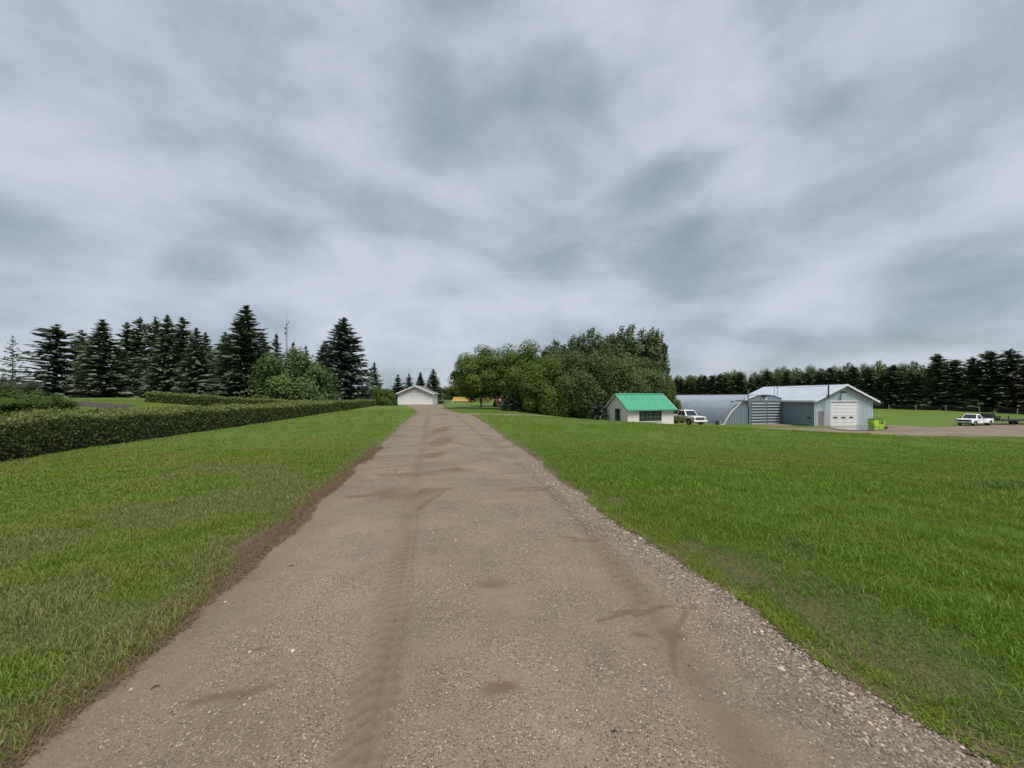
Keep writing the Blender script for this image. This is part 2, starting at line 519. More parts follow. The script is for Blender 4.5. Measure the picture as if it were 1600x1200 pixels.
# tread print: a herringbone of small lugs pressed into the soft mud
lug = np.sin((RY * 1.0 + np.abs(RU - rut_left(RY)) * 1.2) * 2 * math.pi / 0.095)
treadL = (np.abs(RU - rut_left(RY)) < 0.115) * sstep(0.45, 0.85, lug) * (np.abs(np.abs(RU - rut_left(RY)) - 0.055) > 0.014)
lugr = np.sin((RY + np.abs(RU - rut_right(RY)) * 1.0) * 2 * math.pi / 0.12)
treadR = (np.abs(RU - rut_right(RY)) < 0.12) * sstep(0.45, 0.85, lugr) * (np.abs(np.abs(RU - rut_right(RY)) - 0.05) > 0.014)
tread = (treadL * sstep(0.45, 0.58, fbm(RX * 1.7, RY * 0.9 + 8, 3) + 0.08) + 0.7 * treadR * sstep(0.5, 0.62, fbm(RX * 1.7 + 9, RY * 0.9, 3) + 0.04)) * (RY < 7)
# washed-in silt: patches and the little runnels that feed them
stain = np.zeros_like(RU)
warpx = RX + 0.35 * (fbm(RX * 1.6 + 4, RY * 1.6, 3) - 0.5); warpy = RY + 0.5 * (fbm(RX * 1.6, RY * 1.6 + 7, 3) - 0.5)
for px, py, rx, ry_ in ((635, 770, 0.62, 0.50), (640, 742, 0.75, 0.26), (715, 738, 0.30, 0.30), (690, 690, 0.42, 1.9), (680, 712, 0.35, 0.6), (760, 915, 0.17, 0.13), (790, 1090, 0.13, 0.08),
                      (1075, 1005, 0.11, 0.13), (985, 955, 0.25, 0.04), (915, 838, 0.30, 0.06), (690, 672, 0.4, 2.5), (620, 680, 0.7, 0.5),
                      (840, 762, 0.2, 0.10), (690, 648, 0.9, 1.6), (395, 1085, 0.16, 0.05), (430, 1000, 0.07, 0.03), (1010, 1010, 0.10, 0.05)):
    xc, yc = gp(px, py)
    stain = np.maximum(stain, 1 - sstep(0.45, 1.25, np.hypot((warpx - xc) / rx, (warpy - yc) / ry_)))
for a, b, wd in (((700, 765), (550, 775), 0.14), ((800, 765), (905, 755), 0.09), ((880, 765), (790, 768), 0.07), ((735, 735), (600, 742), 0.10), ((800, 725), (880, 715), 0.06), ((790, 742), (900, 733), 0.08),
                 ((1000, 950), (930, 975), 0.035), ((1090, 950), (1000, 950), 0.03), ((900, 845), (975, 830), 0.05), ((640, 745), (560, 752), 0.06), ((690, 770), (655, 795), 0.08),
                 ((780, 700), (840, 690), 0.10), ((775, 690), (820, 684), 0.10), ((600, 700), (660, 694), 0.10), ((560, 725), (620, 719), 0.08), ((610, 673), (700, 671), 0.12),
                 ((330, 1090), (440, 1075), 0.03), ((1075, 960), (1060, 1060), 0.03), ((540, 735), (660, 728), 0.06), ((745, 700), (700, 690), 0.1)):
    d = seg_d(warpx * 0.6 + RX * 0.4, warpy * 0.6 + RY * 0.4, gp(*a), gp(*b))
    stain = np.maximum(stain, 0.9 * (1 - sstep(wd * 0.4, wd * 1.2, d)))
stain *= np.clip(0.82 + 0.9 * fine_ + 0.6 * wob, 0.2, 1)
edge_r = (RR - RU)
coarse = (1 - sstep(0.10, 0.85, edge_r + 0.8 * wob)) * sstep(1.5, 2.4, RY + 1.2) * (1 - 0.45 * sstep(8, 18, RY))
coarse = np.maximum(coarse, 0.30 * sstep(0.55, 0.75, fbm(RX * 1.4 + 50, RY * 1.4, 4)))
edge_l = RU - RL
mudL = (1 - sstep(0.15, 0.75, edge_l + 0.7 * wob)) * 0.7
coarse *= (1 - 0.7 * mudL)
rut = np.clip(np.maximum(rutmask, mudL) + 0.5 * tread, 0, 1.4) * (1 - 0.5 * coarse)  # tread grooves also darkened in colour, painting in their shade
RZ = base_h(RX, RY) + crown - 0.012 + 0.018 * wob + 0.006 * fine_ - 0.020 * np.maximum(rutL, rutR) - 0.020 * tread
RZ -= 0.05 * (1 - sstep(0.0, 0.10, np.minimum(edge_l, edge_r)))
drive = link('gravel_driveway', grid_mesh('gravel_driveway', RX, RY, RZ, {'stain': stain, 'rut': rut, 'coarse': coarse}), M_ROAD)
tag(drive, kind='structure')

def road_surface(x, y):
    u = x + 0.2 * y
    l, r_ = road_l(y), road_r(y)
    return base_h(x, y) + 0.035 * (1 - ((u - (l + r_) / 2) / ((r_ - l) / 2)) ** 2) - 0.012 + 0.018 * (fbm(x * 1.1, y * 1.1, 4) - 0.5) - 0.018 * np.maximum(np.exp(-((u - rut_left(y)) / 0.15) ** 2), np.exp(-((u - rut_right(y)) / 0.15) ** 2))

def in_poly(X, Y, poly):
    inside = np.zeros(np.shape(X), bool)
    n = len(poly)
    for i in range(n):
        x1, y1 = poly[i]; x2, y2 = poly[(i + 1) % n]
        c = ((y1 > Y) != (y2 > Y)) & (X < (x2 - x1) * (Y - y1) / (y2 - y1 + 1e-12) + x1)
        inside ^= c
    return inside
def poly_dist(X, Y, poly):
    d = np.full(np.shape(X), 1e9)
    for i in range(len(poly)):
        d = np.minimum(d, seg_d(X, Y, poly[i], poly[(i + 1) % len(poly)]))
    return np.where(in_poly(X, Y, poly), d, -d)

def sheet(name, poly, m, step, lift, jagged=0.6, attrs=None):
    xs = np.arange(min(p[0] for p in poly) - 1, max(p[0] for p in poly) + 1, step)
    yy = np.arange(min(p[1] for p in poly) - 1, max(p[1] for p in poly) + 1, step)
    X, Y = np.meshgrid(xs, yy)
    d = poly_dist(X, Y, poly) + jagged * (fbm(X * 0.9, Y * 0.9, 4) - 0.5) * 2
    Z = base_h(X, Y) + lift * np.clip(d / 0.5, -1, 1)
    keep = (d[:-1, :-1] > -0.4) & (d[1:, 1:] > -0.4) & (d[1:, :-1] > -0.4) & (d[:-1, 1:] > -0.4)
    a = attrs(X, Y) if attrs else None
    o = link(name, grid_mesh(name, X, Y, Z, a, keep), m)
    return tag(o, kind='structure')
def yard_attrs(X, Y):
    n = fbm(X * 0.25, Y * 0.8, 4); n2 = fbm(X * 0.5 + 9, Y * 1.2, 4)
    return {'stain': sstep(0.55, 0.75, n2) * 0.55, 'rut': sstep(0.50, 0.70, n) * 0.9, 'coarse': sstep(0.5, 0.7, fbm(X, Y, 3)) * 0.3}
YARD = [(29.0, 47.4), (33.5, 45.2), (37.0, 41.8), (41, 39.2), (46, 38.4), (52, 39.2), (66, 40.5), (90, 42), (110, 58), (100, 66), (86, 68), (74, 62.5), (62, 56.0), (56, 53.0), (50.5, 53.3), (43.0, 50.9), (40.0, 48.9), (36.0, 48.0), (31, 48.6)]
APRON = [(33.6, 54.9), (34.6, 52.6), (37.6, 52.2), (39.4, 53.4), (39.2, 56.0)]
sheet('gravel_yard', YARD, M_YARD, 0.4, 0.06, 0.5, yard_attrs)
sheet('door_apron', APRON, M_YARD, 0.35, 0.05, 0.2, yard_attrs)
LANE = [(-5.5, 32.2), (-3.4, 32.9), (-1.5, 34.2), (5, 35.2), (12, 35.6), (20, 38.5), (28, 43.5), (34, 45.5), (33, 48.5), (27, 48.5), (19, 43.5), (11, 37.4), (5, 36.4), (-2, 35.6), (-4, 35.8), (-5.5, 36.0)]
sheet('gravel_lane', LANE, M_YARD, 0.35, 0.045, 0.25, yard_attrs)
GARDEN = [at(92, 33), at(200, 33), at(215, 38.5), at(85, 38.5)]
sheet('garden_bed', GARDEN, M_SOIL, 0.5, 0.07, 0.5)

# the shallow puddle in front of the big door
def mat_water():
    m, t = principled('puddle_water')
    g = t.n('ShaderNodeNewGeometry')
    nz = t.noise((g, 0), 3.0, 3, 0.5)
    b = t.n('ShaderNodeBump', {'Strength': 0.02, 'Distance': 0.02, 'Height': nz})
    p = t.n('ShaderNodeBsdfPrincipled', {'Base Color': (0.075, 0.060, 0.048, 1), 'Roughness': 0.03, 'IOR': 1.6, 'Specular IOR Level': 1.0, 'Normal': b})
    t.n('ShaderNodeOutputMaterial', {0: p})
    return m
M_WATER = mat_water()
PUD = [((px - 800) / F * (3.83 * F / (py - HZ)), 3.83 * F / (py - HZ)) for px, py in ((1296, 666.8), (1297, 668.2), (1308, 670), (1326, 672), (1346, 672.6), (1368, 672), (1384, 670.8), (1388, 668.5), (1385, 666.3), (1372, 665.2), (1340, 665.4), (1312, 666.2))]
pb = MB()
ring = []
for i in range(len(PUD) * 6):
    k, fr = divmod(i, 6); a = Vector(PUD[k]); b = Vector(PUD[(k + 1) % len(PUD)])
    p = a.lerp(b, fr / 6.0)
    ring.append((p.x + 0.22 * (random.random() - 0.5), p.y + 0.22 * (random.random() - 0.5), 0))
pb.add(ring, [tuple(range(len(ring)))])
PUD_Z = -2.3 + 0.075
tag(pb.build('puddle', M_WATER, loc=(0, 0, PUD_Z)), kind='structure')

# ------------------------------------------------------------------ foliage builders
def quad_leaves(name, C, A, B, tint, m=None):
    """leaf-sized diamonds: centre C, half axis A (length), half axis B (width)"""
    n = len(C)
    V = np.empty((n, 4, 3))
    V[:, 0] = C - A; V[:, 1] = C + B - 0.15 * A; V[:, 2] = C + A; V[:, 3] = C - B - 0.15 * A
    return np_mesh(name, V.reshape(-1, 3), 4, np.arange(n * 4), {'tint': np.repeat(tint, 4)})

def unit(v):
    return v / (np.linalg.norm(v, axis=-1, keepdims=True) + 1e-9)

def crown_mesh(name, seed, rx, rz, n_clump, n_leaf, leaf, clump_r=0.34, low=0.0, flat=0.0, airy=False, loose=0.0):
    """leaf crown about the origin of its base: centre at z = rz"""
    r = np.random.default_rng(seed)
    d = unit(r.normal(size=(n_clump, 3)))
    d[:, 2] = np.where(d[:, 2] < -0.92, -d[:, 2] * 0.5, d[:, 2])
    rad = 0.42 + 0.50 * r.random(n_clump) ** 0.6
    lump = 0.82 + 0.42 * fbm(np.arctan2(d[:, 1], d[:, 0]) * 1.3 + seed, d[:, 2] * 1.8 + seed * 3.1, 2)
    if airy:
        rad = 0.25 + 0.70 * r.random(n_clump) ** 0.42; lump = 0.9 + 0.2 * (lump - 0.82) / 0.42
    cc = d * (rad * lump)[:, None]
    cr = clump_r * (0.65 + 0.7 * r.random(n_clump))
    ct = r.random(n_clump)
    k = r.integers(0, n_clump, n_leaf)
    ld = unit(r.normal(size=(n_leaf, 3)))
    ld[:, 2] = np.where(r.random(n_leaf) < 0.35, np.abs(ld[:, 2]), ld[:, 2])
    rr = r.random(n_leaf) ** (0.42 + loose)
    P = cc[k] + ld * (cr[k] * rr)[:, None]
    nrm = unit(ld * 0.8 + unit(P) * 0.6 + np.array([0, 0, 0.5]) + r.normal(size=(n_leaf, 3)) * 0.55)
    q = np.quantile(np.hypot(P[:, 0], P[:, 1]), 0.985); lo_, hi_ = np.quantile(P[:, 2], (0.01, 0.997))
    P[:, :2] /= q; P[:, 2] = (P[:, 2] - lo_) / (hi_ - lo_) * 2 - 1
    P = P * np.array([rx, rx, rz]) + np.array([0, 0, rz])
    ax = unit(np.cross(nrm, r.normal(size=(n_leaf, 3))))
    bx = np.cross(nrm, ax)
    s = leaf * (0.6 + 0.8 * r.random(n_leaf))
    tint = np.clip(0.45 * ct[k] + 0.55 * r.random(n_leaf), 0, 1)
    return quad_leaves(name, P, ax * s[:, None] * 0.62, bx * s[:, None] * 0.42, tint)

def trunk_mesh(name, seed, h, r0, spread, n_limb=7, lean=0.0, fork=0.3):
    rr = random.Random(seed)
    mb = MB()
    pts = [(0, 0, -0.3)]
    for i in range(1, 7):
        t = i / 6
        pts.append((lean * h * t + rr.uniform(-.06, .06) * h * .3, rr.uniform(-.06, .06) * h * .3, h * t))
    mb.tube(pts, [r0 * (1.25 if i == 0 else 1 - 0.82 * i / 6) for i in range(7)], 8)
    for k in range(n_limb):
        t = fork + (0.9 - fork) * k / max(1, n_limb - 1)
        i = min(5, int(t * 6)); a = Vector(pts[i]).lerp(Vector(pts[i + 1]), t * 6 - i)
        an = k * 2.4 + rr.random()
        L = spread * (1.05 - 0.6 * t) * rr.uniform(.7, 1.1)
        e = a + Vector((math.cos(an) * L, math.sin(an) * L, L * rr.uniform(.5, 1.0)))
        mb.tube([a, a.lerp(e, .5) + Vector((0, 0, -.08 * L)), e], [r0 * .42 * (1 - .6 * t), r0 * .28 * (1 - .6 * t), 0.015], 5)
    return mb.mesh(name, smooth=True)

def spruce_mesh(name, seed, h, R, whorl, per, droop, dens=5.0, spray=0.34, power=0.85, ragged=0.25, base=0.04, gap=0.0):
    """conifer crown: drooping branches of needle sprays in whorls"""
    r = np.random.default_rng(seed)
    C = []; A = []; B = []; T = []
    z = base * h
    while z < h * 0.985:
        f_ = z / h
        Lm = R * (1 - f_) ** power
        if f_ < 0.10: Lm *= 0.80 + 2.0 * f_
        nb = max(4, int(per * (0.55 + 0.45 * (1 - f_))))
        a0 = r.random() * 6.28
        wt = 0.75 + 0.5 * r.random()
        for b in range(nb):
            if r.random() < gap: continue
            az = a0 + 6.283 * b / nb + r.normal() * 0.18
            L = max(0.10, Lm * (1 - ragged + ragged * 1.6 * r.random()) * (0.85 + 0.15 * wt))
            zb = z + r.normal() * whorl * 0.55
            ns = max(3, int(2 + L * dens))
            s = (np.arange(ns) + r.random(ns) * 0.8) / ns
            up = 0.30 * f_ * 1.5                                # upper branches rise, lower ones droop
            pz = zb + L * (up * s - droop * (1 - f_ * 0.7) * (s - 0.55 * s ** 2.6))
            dirx, diry = math.cos(az), math.sin(az)
            px_ = dirx * L * s; py_ = diry * L * s
            lat = (r.random(ns) - 0.5) * 0.55 * L * (1 - s * 0.75) * 0.9
            c = np.stack([px_ - diry * lat, py_ + dirx * lat, pz - 0.10 * np.abs(lat) - 0.02], -1)
            side = np.sign(lat + 1e-6)
            fw = np.stack([np.full(ns, dirx), np.full(ns, diry), np.full(ns, -0.25 + 0.45 * f_)], -1)
            sd = np.stack([-diry * side, dirx * side, np.full(ns, -0.25)], -1)
            ax = unit(fw * (0.55 + 0.6 * r.random((ns, 1))) + sd * (0.5 * r.random((ns, 1))) + r.normal(size=(ns, 3)) * 0.22)
            nr = unit(np.array([0, 0, 1.0]) + r.normal(size=(ns, 3)) * 0.55)
            bx = unit(np.cross(nr, ax))
            ss = spray * (0.55 + 0.55 * r.random(ns)) * (0.6 + 0.5 * min(1, L / 1.2))
            C.append(c); A.append(ax * ss[:, None]); B.append(bx * (ss * 0.40)[:, None])
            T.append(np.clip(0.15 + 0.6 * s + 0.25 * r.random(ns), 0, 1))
        z += whorl * (1 - 0.45 * f_) * (0.8 + 0.4 * r.random())
    # the leader
    C.append(np.array([[0, 0, h * 0.99]])); A.append(np.array([[0, 0, h * 0.022 + 0.12]])); B.append(np.array([[0.05, 0, 0]])); T.append(np.array([0.6]))
    return quad_leaves(name, np.concatenate(C), np.concatenate(A), np.concatenate(B), np.concatenate(T))

def cone_trunk(name, h, r0):
    mb = MB()
    mb.tube([(0, 0, -0.3), (0.02, 0.01, h * .35), (-0.02, 0.02, h * .7), (0, 0, h * .97)], [r0 * 1.15, r0 * .75, r0 * .4, 0.02], 7)
    return mb.mesh(name, smooth=True)

M_BARK = mat('bark', (0.070, 0.055, 0.043), 0.9, 0.35, 6, bump=0.8, bscale=14)
M_BARK_PALE = mat('poplar_bark', (0.20, 0.19, 0.16), 0.85, 0.3, 5, bump=0.6, bscale=14)
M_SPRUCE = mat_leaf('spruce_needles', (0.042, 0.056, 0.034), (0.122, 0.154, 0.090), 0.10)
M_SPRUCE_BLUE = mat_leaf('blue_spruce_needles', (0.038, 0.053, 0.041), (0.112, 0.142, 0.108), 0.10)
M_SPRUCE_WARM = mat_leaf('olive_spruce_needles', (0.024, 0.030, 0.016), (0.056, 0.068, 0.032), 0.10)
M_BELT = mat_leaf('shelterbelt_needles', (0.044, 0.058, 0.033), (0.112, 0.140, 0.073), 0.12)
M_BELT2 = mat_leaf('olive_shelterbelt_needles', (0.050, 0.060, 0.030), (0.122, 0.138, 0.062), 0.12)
M_MAPLE = mat_leaf('maple_leaves', (0.040, 0.072, 0.009), (0.150, 0.218, 0.028), 0.28)
M_WILLOW = mat_leaf('willow_leaves', (0.044, 0.066, 0.015), (0.132, 0.172, 0.044), 0.25)
M_POPLAR = mat_leaf('poplar_leaves', (0.038, 0.064, 0.020), (0.130, 0.178, 0.064), 0.28)
M_BUSH = mat_leaf('lilac_leaves', (0.032, 0.062, 0.012), (0.120, 0.185, 0.045), 0.25)
M_SHRUB = mat_leaf('shrub_leaves', (0.036, 0.070, 0.010), (0.115, 0.175, 0.024), 0.25)
M_FAR = mat_leaf('far_leaves', (0.040, 0.072, 0.036), (0.085, 0.125, 0.060), 0.2)
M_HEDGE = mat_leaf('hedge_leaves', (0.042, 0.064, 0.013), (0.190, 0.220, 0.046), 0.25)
M_CORE_TWIG = mat('hedge_core_and_twigs', (0.020, 0.016, 0.010), 0.95, 0.4, 9)

# -- conifer prototypes (crown meshes are shared by the copies)
SPR = {
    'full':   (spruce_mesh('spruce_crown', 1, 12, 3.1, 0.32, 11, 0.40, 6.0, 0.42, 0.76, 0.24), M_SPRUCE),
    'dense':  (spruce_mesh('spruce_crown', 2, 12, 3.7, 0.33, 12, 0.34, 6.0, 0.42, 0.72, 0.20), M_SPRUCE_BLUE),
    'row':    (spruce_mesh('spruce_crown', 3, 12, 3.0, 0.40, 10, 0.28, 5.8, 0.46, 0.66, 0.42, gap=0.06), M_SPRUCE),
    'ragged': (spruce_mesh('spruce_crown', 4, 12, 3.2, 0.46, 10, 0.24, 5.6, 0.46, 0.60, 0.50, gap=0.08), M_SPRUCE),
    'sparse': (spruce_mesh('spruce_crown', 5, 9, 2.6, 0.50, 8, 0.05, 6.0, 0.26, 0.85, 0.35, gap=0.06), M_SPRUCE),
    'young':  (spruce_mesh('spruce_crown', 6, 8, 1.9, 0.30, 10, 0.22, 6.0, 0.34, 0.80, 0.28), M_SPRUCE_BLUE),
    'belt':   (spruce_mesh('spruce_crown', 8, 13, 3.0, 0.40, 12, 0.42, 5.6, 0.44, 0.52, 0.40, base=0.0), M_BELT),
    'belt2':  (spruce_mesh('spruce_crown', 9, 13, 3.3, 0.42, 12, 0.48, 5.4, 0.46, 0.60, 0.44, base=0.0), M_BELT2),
}
SPR_H = {'full': 12, 'dense': 12, 'row': 12, 'ragged': 12, 'sparse': 9, 'young': 8, 'belt': 13, 'belt2': 13}
SPR_TRUNK = {k: cone_trunk('spruce_trunk', SPR_H[k], 0.017 * SPR_H[k] * 0.55) for k in SPR}
def spruce(px, Y, top_y, kind, label, half_px=None, group='spruces around the yard', rz=None):
    x, y = at(px, Y)
    z = H(x, y)
    h = zt(top_y, Y) - z
    sz = h / SPR_H[kind]
    R_nat = {'full': 3.1, 'dense': 3.7, 'row': 3.0, 'ragged': 3.2, 'sparse': 2.6, 'young': 1.9, 'belt': 3.0, 'belt2': 3.3}[kind]
    sx = sz if half_px is None else (half_px / F * Y) / R_nat * (1.6 if kind == 'young' else 1.22)
    t = thing('spruce_tree', label, 'spruce tree', (x, y, z - 0.05), random.random() * 6.28 if rz is None else rz, group)
    t.scale = (sx, sx, sz)
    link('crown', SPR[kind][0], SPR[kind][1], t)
    link('trunk', SPR_TRUNK[kind], M_BARK, t)
    return t
def spruce_xy(x, y, h, kind, label, wide=1.0, group='spruces around the yard'):
    z = H(x, y)
    s = h / SPR_H[kind]
    t = thing('spruce_tree', label, 'spruce tree', (x, y, z - 0.05), random.random() * 6.28, group)
    t.scale = (s * wide, s * wide, s)
    link('crown', SPR[kind][0], SPR[kind][1], t)
    link('trunk', SPR_TRUNK[kind], M_BARK, t)
    return t

GL = 'spruces of the left windbreak'
spruce(20, 64, 524, 'sparse', 'thin sparse spruce standing alone at the far left with sky showing through', 24, GL)
spruce(88, 62, 507, 'ragged', 'broad grey ragged spruce, second tree from the left', 44, GL)
spruce(128, 66, 515, 'row', 'narrow spruce squeezed between the broad ragged one and a dark pointed one', 26, GL)
spruce(160, 58, 499, 'full', 'dark pointed spruce with skirts to the grass left of the bright sky gap', 38, GL)
spruce(199, 63, 503, 'row', 'slim spruce with sky gaps just right of the dark pointed spruce', 24, GL)
spruce(219, 64, 495, 'row', 'first tall spruce of the tight clump with the bent leader', 27, GL)
spruce(243, 61, 495, 'ragged', 'spruce in the left half of the tight clump above the low hedge', 28, GL)
spruce(262, 59, 493, 'full', 'tallest spruce in the middle of the tight clump above the low hedge', 32, GL)
spruce(285, 60, 495, 'row', 'spruce right of the tallest one in the tight clump', 30, GL)
spruce(307, 58, 512, 'full', 'lower spruce near the right end of the tight clump', 28, GL)
spruce(321, 60, 519, 'full', 'spruce closing the right end of the tight clump', 24, GL)
GM = 'spruces between the windbreak and the garage'
spruce(352, 63, 519, 'full', 'spruce half hidden left of the tall full spruce', 32, GM)
spruce(385, 55, 478, 'full', 'tallest full dark spruce left of the rounded green bush', 50, GM)
spruce(411, 60, 524, 'full', 'spruce half hidden right of the tall full spruce', 26, GM)
spruce(432, 72, 522, 'young', 'slender spruce just left of the radio mast', 17, GM)
spruce(458, 80, 535, 'young', 'small spruce top just right of the radio mast', 14, GM)
spruce(478, 82, 540, 'young', 'small spruce top above the right side of the rounded bush', 13, GM)
spruce(507, 82, 532, 'dense', 'spruce half hidden left of the bluish bushy spruce', 24, GM)
spruce(537, 78, 496, 'dense', 'bushy bluish spruce with heavy clumped branches right of the rounded bush', 47, GM)
spruce(585, 95, 566, 'young', 'slender spruce between the bluish bushy spruce and the garage', 13, GM)
GG = 'spruces behind the garage'
spruce(622, 96, 585, 'young', 'leftmost spruce of those behind the white garage', 12, GG)
spruce(639, 98, 584, 'young', 'second spruce from the left behind the white garage', 12, GG)
spruce(657, 95, 581, 'full', 'spruce rising behind the right half of the garage roof', 13, GG)
spruce(677, 88, 576, 'full', 'widest spruce right of the white garage, reaching the ground', 17, GG)

# -- broadleaf trees
MAP1 = crown_mesh('maple_crown', 21, 1.0, 1.0, 70, 44000, 0.041, 0.30)
MAP2 = crown_mesh('maple_crown', 22, 1.0, 1.0, 60, 44000, 0.041, 0.32)
WIL = crown_mesh('willow_crown', 23, 1.0, 1.0, 80, 44000, 0.034, 0.30)
POP1 = crown_mesh('poplar_crown', 24, 1.0, 1.0, 420, 17000, 0.058, 0.125, loose=0.20, airy=True)
POP2 = crown_mesh('poplar_crown', 25, 1.0, 1.0, 380, 16000, 0.058, 0.130, loose=0.20, airy=True)
BSH = crown_mesh('bush_crown', 26, 1.0, 1.0, 90, 42000, 0.040, 0.24)
TR = {k: trunk_mesh('tree_trunk', 30 + k, 1.0, 0.035, 0.42, 8, 0.03, 0.25) for k in range(3)}
def broadleaf(name, px, Y, top_y, half_px, base_y, crown, m, label, cat, bark=None, rz=None, group=None, squash=1.0):
    """crown between image rows top_y and base_y, half width half_px, on a trunk from the ground"""
    x, y = at(px, Y)
    z = H(x, y)
    zb, zt_ = zt(base_y, Y), zt(top_y, Y)
    if name in ('shrub', 'lilac_bush'): zb = z - 0.55 * (zt_ - z)
    else: zb = max(zb, z + 0.05)
    rz_ = (zt_ - zb) / 2.02
    rx_ = half_px / F * Y * 1.05
    t = thing(name, label, cat, (x, y, z), random.random() * 6.28 if rz is None else rz, group)
    c = link('crown', crown, None, t)
    if not crown.materials: crown.materials.append(m)
    c.material_slots[0].link = 'OBJECT'; c.material_slots[0].material = m
    c.location = (0, 0, zb - z); c.scale = (rx_, rx_ * squash, rz_)
    tr = link('trunk', TR[random.randrange(3)], bark or M_BARK, t)
    th = max((zb - z) + rz_ * 1.3, 0.6 * (zt_ - z))
    tr.scale = (th * 0.8, th * 0.8, th)
    return t
GV = 'broadleaf trees of the grove'
broadleaf('maple_tree', 752, 53, 541, 46, 621, MAP1, M_MAPLE, 'green maple at the left end of the grove overhanging the yellow machinery', 'maple tree', group=GV)
broadleaf('maple_tree', 824, 51, 536, 50, 650, MAP2, M_MAPLE, 'tallest round maple of the grove just right of its left end', 'maple tree', group=GV)
broadleaf('maple_tree', 850, 46, 560, 44, 652, MAP1, M_MAPLE, 'lower bright maple in front of the grove right of the red machine', 'maple tree', rz=2.2, group=GV)
broadleaf('willow_tree', 892, 47, 550, 46, 655, MAP2, M_WILLOW, 'olive green willow in the middle of the grove', 'willow tree', rz=1.0, group=GV)
broadleaf('willow_tree', 948, 48, 545, 60, 655, WIL, M_WILLOW, 'broad grey green willow behind the green roofed shed', 'willow tree', group=GV)
broadleaf('maple_tree', 1003, 52, 562, 38, 640, MAP1, M_WILLOW, 'olive tree directly behind the right end of the green roof', 'tree', rz=4.0, group=GV)
broadleaf('maple_tree', 788, 66, 548, 44, 614, MAP2, M_MAPLE, 'dark maple filling the gap behind the red machine', 'maple tree', rz=3.0, group=GV)
GP = 'tall poplars behind the grove'
broadleaf('poplar_tree', 866, 62, 533, 26, 610, POP1, M_POPLAR, 'leftmost and lowest poplar top above the grove', 'poplar tree', M_BARK_PALE, group=GP)
broadleaf('poplar_tree', 897, 63, 527, 25, 610, POP2, M_POPLAR, 'thin poplar top with a leaning tuft, second from the left', 'poplar tree', M_BARK_PALE, group=GP)
broadleaf('poplar_tree', 928, 64, 516, 33, 615, POP1, M_POPLAR, 'poplar in the middle of the poplar tops behind the willow', 'poplar tree', M_BARK_PALE, 2.0, group=GP)
broadleaf('poplar_tree', 960, 64, 524, 32, 615, POP2, M_POPLAR, 'lower poplar between the two tallest poplar tops', 'poplar tree', M_BARK_PALE, 4.0, group=GP)
broadleaf('poplar_tree', 992, 63, 511, 46, 618, POP1, M_POPLAR, 'tallest and widest poplar above the green roof', 'poplar tree', M_BARK_PALE, 1.0, group=GP)
broadleaf('poplar_tree', 1020, 62, 516, 24, 622, POP2, M_POPLAR, 'rightmost poplar with loose leafy twigs against the sky', 'poplar tree', M_BARK_PALE, group=GP)
GU = 'undergrowth of the grove'
broadleaf('shrub', 822, 50, 600, 40, 660, BSH, M_MAPLE, 'dark low shrub under the tallest maple at the lawn edge', 'shrub', rz=0.4, group=GU)
broadleaf('shrub', 876, 49, 606, 40, 660, BSH, M_WILLOW, 'dark low shrub under the middle willow at the lawn edge', 'shrub', rz=2.4, group=GU)
broadleaf('shrub', 925, 50, 608, 36, 660, BSH, M_WILLOW, 'low shrub just behind the small blue spruce', 'shrub', rz=3.4, group=GU)
broadleaf('shrub', 1043, 58, 592, 18, 640, BSH, M_MAPLE, 'rounded shrub beside the right end of the green roof', 'shrub', rz=1.4, group=GU)
spruce(800, 46, 612, 'full', 'low dark spruce with drooping skirts at the left edge of the grove', 20, 'spruces under the grove')
spruce(935, 41.5, 623, 'young', 'small blue spruce just left of the green roofed shed', 13, 'spruces under the grove')
# rounded bush tree between the big spruces, small shrubs
broadleaf('lilac_bush', 462, 52, 549, 62, 628, BSH, M_BUSH, 'big rounded light green bush between the two big spruces', 'bush', rz=0.7)
broadleaf('shrub', 606, 73, 608, 15, 634, BSH, M_SHRUB, 'green shrub between the hedge end and the garage', 'shrub', rz=0.1)
broadleaf('shrub', 590, 74, 603, 9, 632, BSH, M_MAPLE, 'small dark shrub right at the hedge end', 'shrub', rz=1.1)
for px, Yb, ty, hw, lab in ((10, 21, 610, 46, 'leafy shrub at the left picture edge behind the hedge'),
                            (62, 22, 613, 42, 'leafy shrub behind the hedge beside the brown garden bed')):
    broadleaf('shrub', px, Yb, ty, hw, 655, BSH, M_SHRUB, lab, 'shrub', rz=px)
for px, Yb, ty, hw, lab in ((4, 56, 590, 18, 'dark bush below the thin sparse spruce at the picture edge'), (46, 57, 596, 20, 'dark bush between the sparse and the broad ragged spruce')):
    broadleaf('shrub', px, Yb, ty, hw, 622, BSH, M_BELT, lab, 'shrub', rz=px)
# background trees in the gap between garage and grove
for px, Yb, ty, hw, lab in ((715, 135, 598, 18, 'distant dark tree left of the maple above the yellow machinery'), (735, 128, 604, 22, 'distant tree directly behind the yellow machinery'),
                            (700, 210, 604, 14, 'faint far tree between the garage spruce and the grove')):
    broadleaf('background_tree', px, Yb, ty, hw, 624, MAP2, M_FAR if Yb > 150 else M_MAPLE, lab, 'tree', rz=px)

